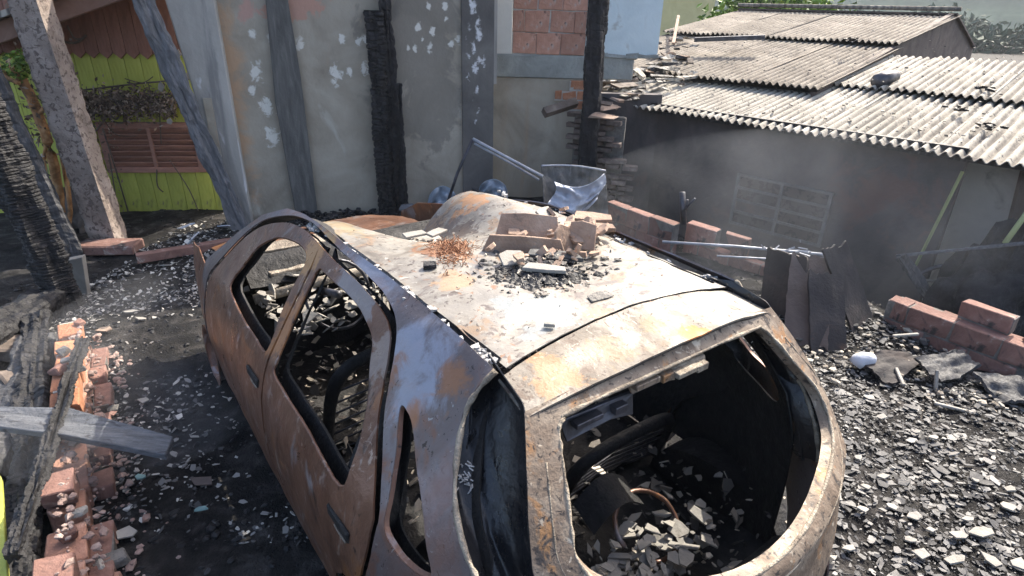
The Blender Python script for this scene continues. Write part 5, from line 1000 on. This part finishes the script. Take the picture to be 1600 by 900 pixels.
roof_tile(908, 390, .12, .12, R(76), YC+R(-20), 'terracotta', 'squarish terracotta tile tilted right of the upright piece', .012, lift=.06)
roof_tile(925, 362, .17, .08, R(8), YC+R(-10), 'terracotta', 'flat tan tile at the back right of the roof rubble', .014, lift=.05)
roof_tile(920, 375, .22, .05, R(10), YC+R(-6), 'terracotta', 'long narrow tan strip at the right of the roof rubble', .02, lift=.04)
roof_tile(852, 358, .12, .08, R(40), YC+R(60), 'shard_pale', 'greyish tile chip standing at the back left of the roof rubble', .010, lift=.05)
roof_tile(800, 418, .12, .08, R(20), YC+R(30), 'shard_pale', 'pale curved chip at the near left corner of the roof rubble', .010, lift=.03)
roof_tile(850, 440, .16, .05, R(5), YC+R(-12), 'shard_pale', 'pale flat strip at the near edge of the roof rubble', .014, lift=.03)
roof_tile(868, 412, .22, .05, R(12), YC+R(-8), 'soot_board', 'sooty grey strip beneath the tan tiles on the roof', .02, lift=.03)
for k, (x, y) in enumerate(((660, 368), (672, 362), (648, 372), (682, 370))): roof_tile(x, y, .11, .05, R(5), YC+R(-5+20*k), 'shard_pale', ('cream tile chip in the middle of the cluster at the roof front', 'rearmost cream tile chip at the roof front', 'leftmost cream tile chip at the roof front', 'rightmost cream tile chip at the roof front')[k], .012, lift=.012+.012*k, group='cream chips at the roof front', z=1.25)
roof_tile(935, 475, .10, .05, R(4), YC+R(30), 'mortar', 'thin grey flake lying flat near the roof seam', .004, lift=.006)
roof_tile(858, 519, .035, .018, R(4), YC+R(-10), 'shard_pale', 'tiny white chip on the bare roof close to the seam', .012, lift=.008)
roof_tile(672, 428, .05, .03, R(20), YC+R(10), 'char', 'small black lump below the rusty patch on the roof', .02, lift=.006)
cl_p, cl_s, sh_p, sh_s = [], [], [], []
for k in range(1000):
    px, py = random.gauss(846, 34), random.gauss(436, 13); q = Mc.inverted() @ gz(px, py, 1.33)
    if not (-.3 < q.x < .5 and 1.05 < q.y < 1.9): continue
    d_ = math.hypot((px-858)/75, (py-420)/40); cl_p.append(rp_(q.x, q.y, random.random()*.05*max(0, 1-d_))); cl_s.append(.006+.016*random.random()**2)
clods('roof_charcoal', cl_p, cl_s, 'coal', 'black charcoal crumbs in the rubble heap on the car roof')
for k in range(300):
    px, py = random.gauss(868, 50), random.gauss(415, 28); q = Mc.inverted() @ gz(px, py, 1.33)
    if not (-.4 < q.x < .52 and 1.0 < q.y < 2.0): continue
    d_ = math.hypot((px-858)/75, (py-420)/40); sh_p.append(rp_(q.x, q.y, .006+random.random()*.05*max(0, 1-d_))); sh_s.append(.006+.018*random.random()**2)
for k in range(60):
    x, y = random.uniform(-.45, .45), random.uniform(.85, 2.1); sh_p.append(rp_(x, y, .003)); sh_s.append(.002+.004*random.random()**2)
for k in range(60):
    px, py = random.gauss(668, 18), random.gauss(370, 7); q = Mc.inverted() @ gz(px, py, 1.25); sh_p.append(rp_(q.x, min(2.25, q.y), .01)); sh_s.append(.006+.02*random.random()**2)
shards('roof_chips', sh_p, sh_s, .35, 'shard_mix', label='small pale chips and grit strewn on the car roof')
tp, ts = [], []
for k in range(70):
    px, py = random.gauss(885, 40), random.gauss(392, 22); q = Mc.inverted() @ gz(px, py, 1.33)
    if -.2 < q.x < .47 and 1.1 < q.y < 1.95: tp.append(rp_(q.x, q.y, .01+random.random()*.06)); ts.append(.015+.03*random.random())
shards('roof_tile_bits', tp, ts, .7, 'terracotta', label='small terracotta bits among the rubble heap on the car roof', thick=.3)
b = MB()
for k in range(700):
    q = Mc.inverted() @ gz(random.gauss(707, 16), random.gauss(402, 16), 1.31); A = rp_(q.x, min(2.2, q.y), .002); d = Vector((random.gauss(0, 1), random.gauss(0, 1), abs(random.gauss(0, .5)))).normalized()*random.uniform(.01, .035); b.tube([A, A+d], .0014, 3)
o = b.build('rusty_wire_wool', 'rust_wool', fix=False); tag(o, 'patch of frizzy rusty wire threads on the left half of the roof', 'wire', kind='stuff')

# ------------------------------------------------------------------ air: thin haze everywhere, drifting smoke low in the yard
def vol_mat(name, dens, colr, aniso, noise_scale=0, lo=.45, hi=.75):
    m = bpy.data.materials.new(name); m.use_nodes = True; t = m.node_tree; t.nodes.remove(t.nodes['Principled BSDF'])
    v = t.nodes.new('ShaderNodeVolumePrincipled'); v.inputs['Color'].default_value = rgb(colr); v.inputs['Density'].default_value = dens; v.inputs['Anisotropy'].default_value = aniso
    if noise_scale:
        tc = t.nodes.new('ShaderNodeTexCoord'); n_ = t.nodes.new('ShaderNodeTexNoise'); n_.inputs['Scale'].default_value = noise_scale; n_.inputs['Detail'].default_value = 3; n_.inputs['Distortion'].default_value = .6
        t.links.new(tc.outputs['Object'], n_.inputs['Vector']); mr = t.nodes.new('ShaderNodeMapRange'); mr.inputs[1].default_value = lo; mr.inputs[2].default_value = hi; mr.inputs[4].default_value = dens; t.links.new(n_.outputs[0], mr.inputs[0]); t.links.new(mr.outputs[0], v.inputs['Density'])
    t.links.new(v.outputs[0], t.nodes['Material Output'].inputs['Volume']); MATS[name] = m
vol_mat('haze', .0006, (.90, .94, 1.0), .2)
b = MB(); b.box((0, 0, 5.5), (1600, 1600, 25)); tag(b.build('haze', 'haze'), kind='stuff')

def puff(name, c_, r3, mat, label):
    b = MB(); b.grid(lambda u, v: (c_[0]+r3[0]*math.cos(2*math.pi*u)*math.sin(math.pi*v), c_[1]+r3[1]*math.sin(2*math.pi*u)*math.sin(math.pi*v), c_[2]-r3[2]*math.cos(math.pi*v)), 24, 12); o = b.build(name, mat, None, True); tag(o, label, 'smoke', kind='stuff')
vol_mat('smoke_left', .30, (.95, .96, 1), .3, 1.9, .46, .70)
vol_mat('smoke_right', .08, (.86, .92, 1), .4, 1.1, .35, .75)
puff('smoke', (-1.95, 2.95, .40), (.75, 1.0, .40), 'smoke_left', 'thin smoke drifting over the left brick wall and ash')
puff('smoke', (2.6, 5.2, .55), (2.2, 1.3, .80), 'smoke_right', 'bluish smoke hanging before the shed wall')
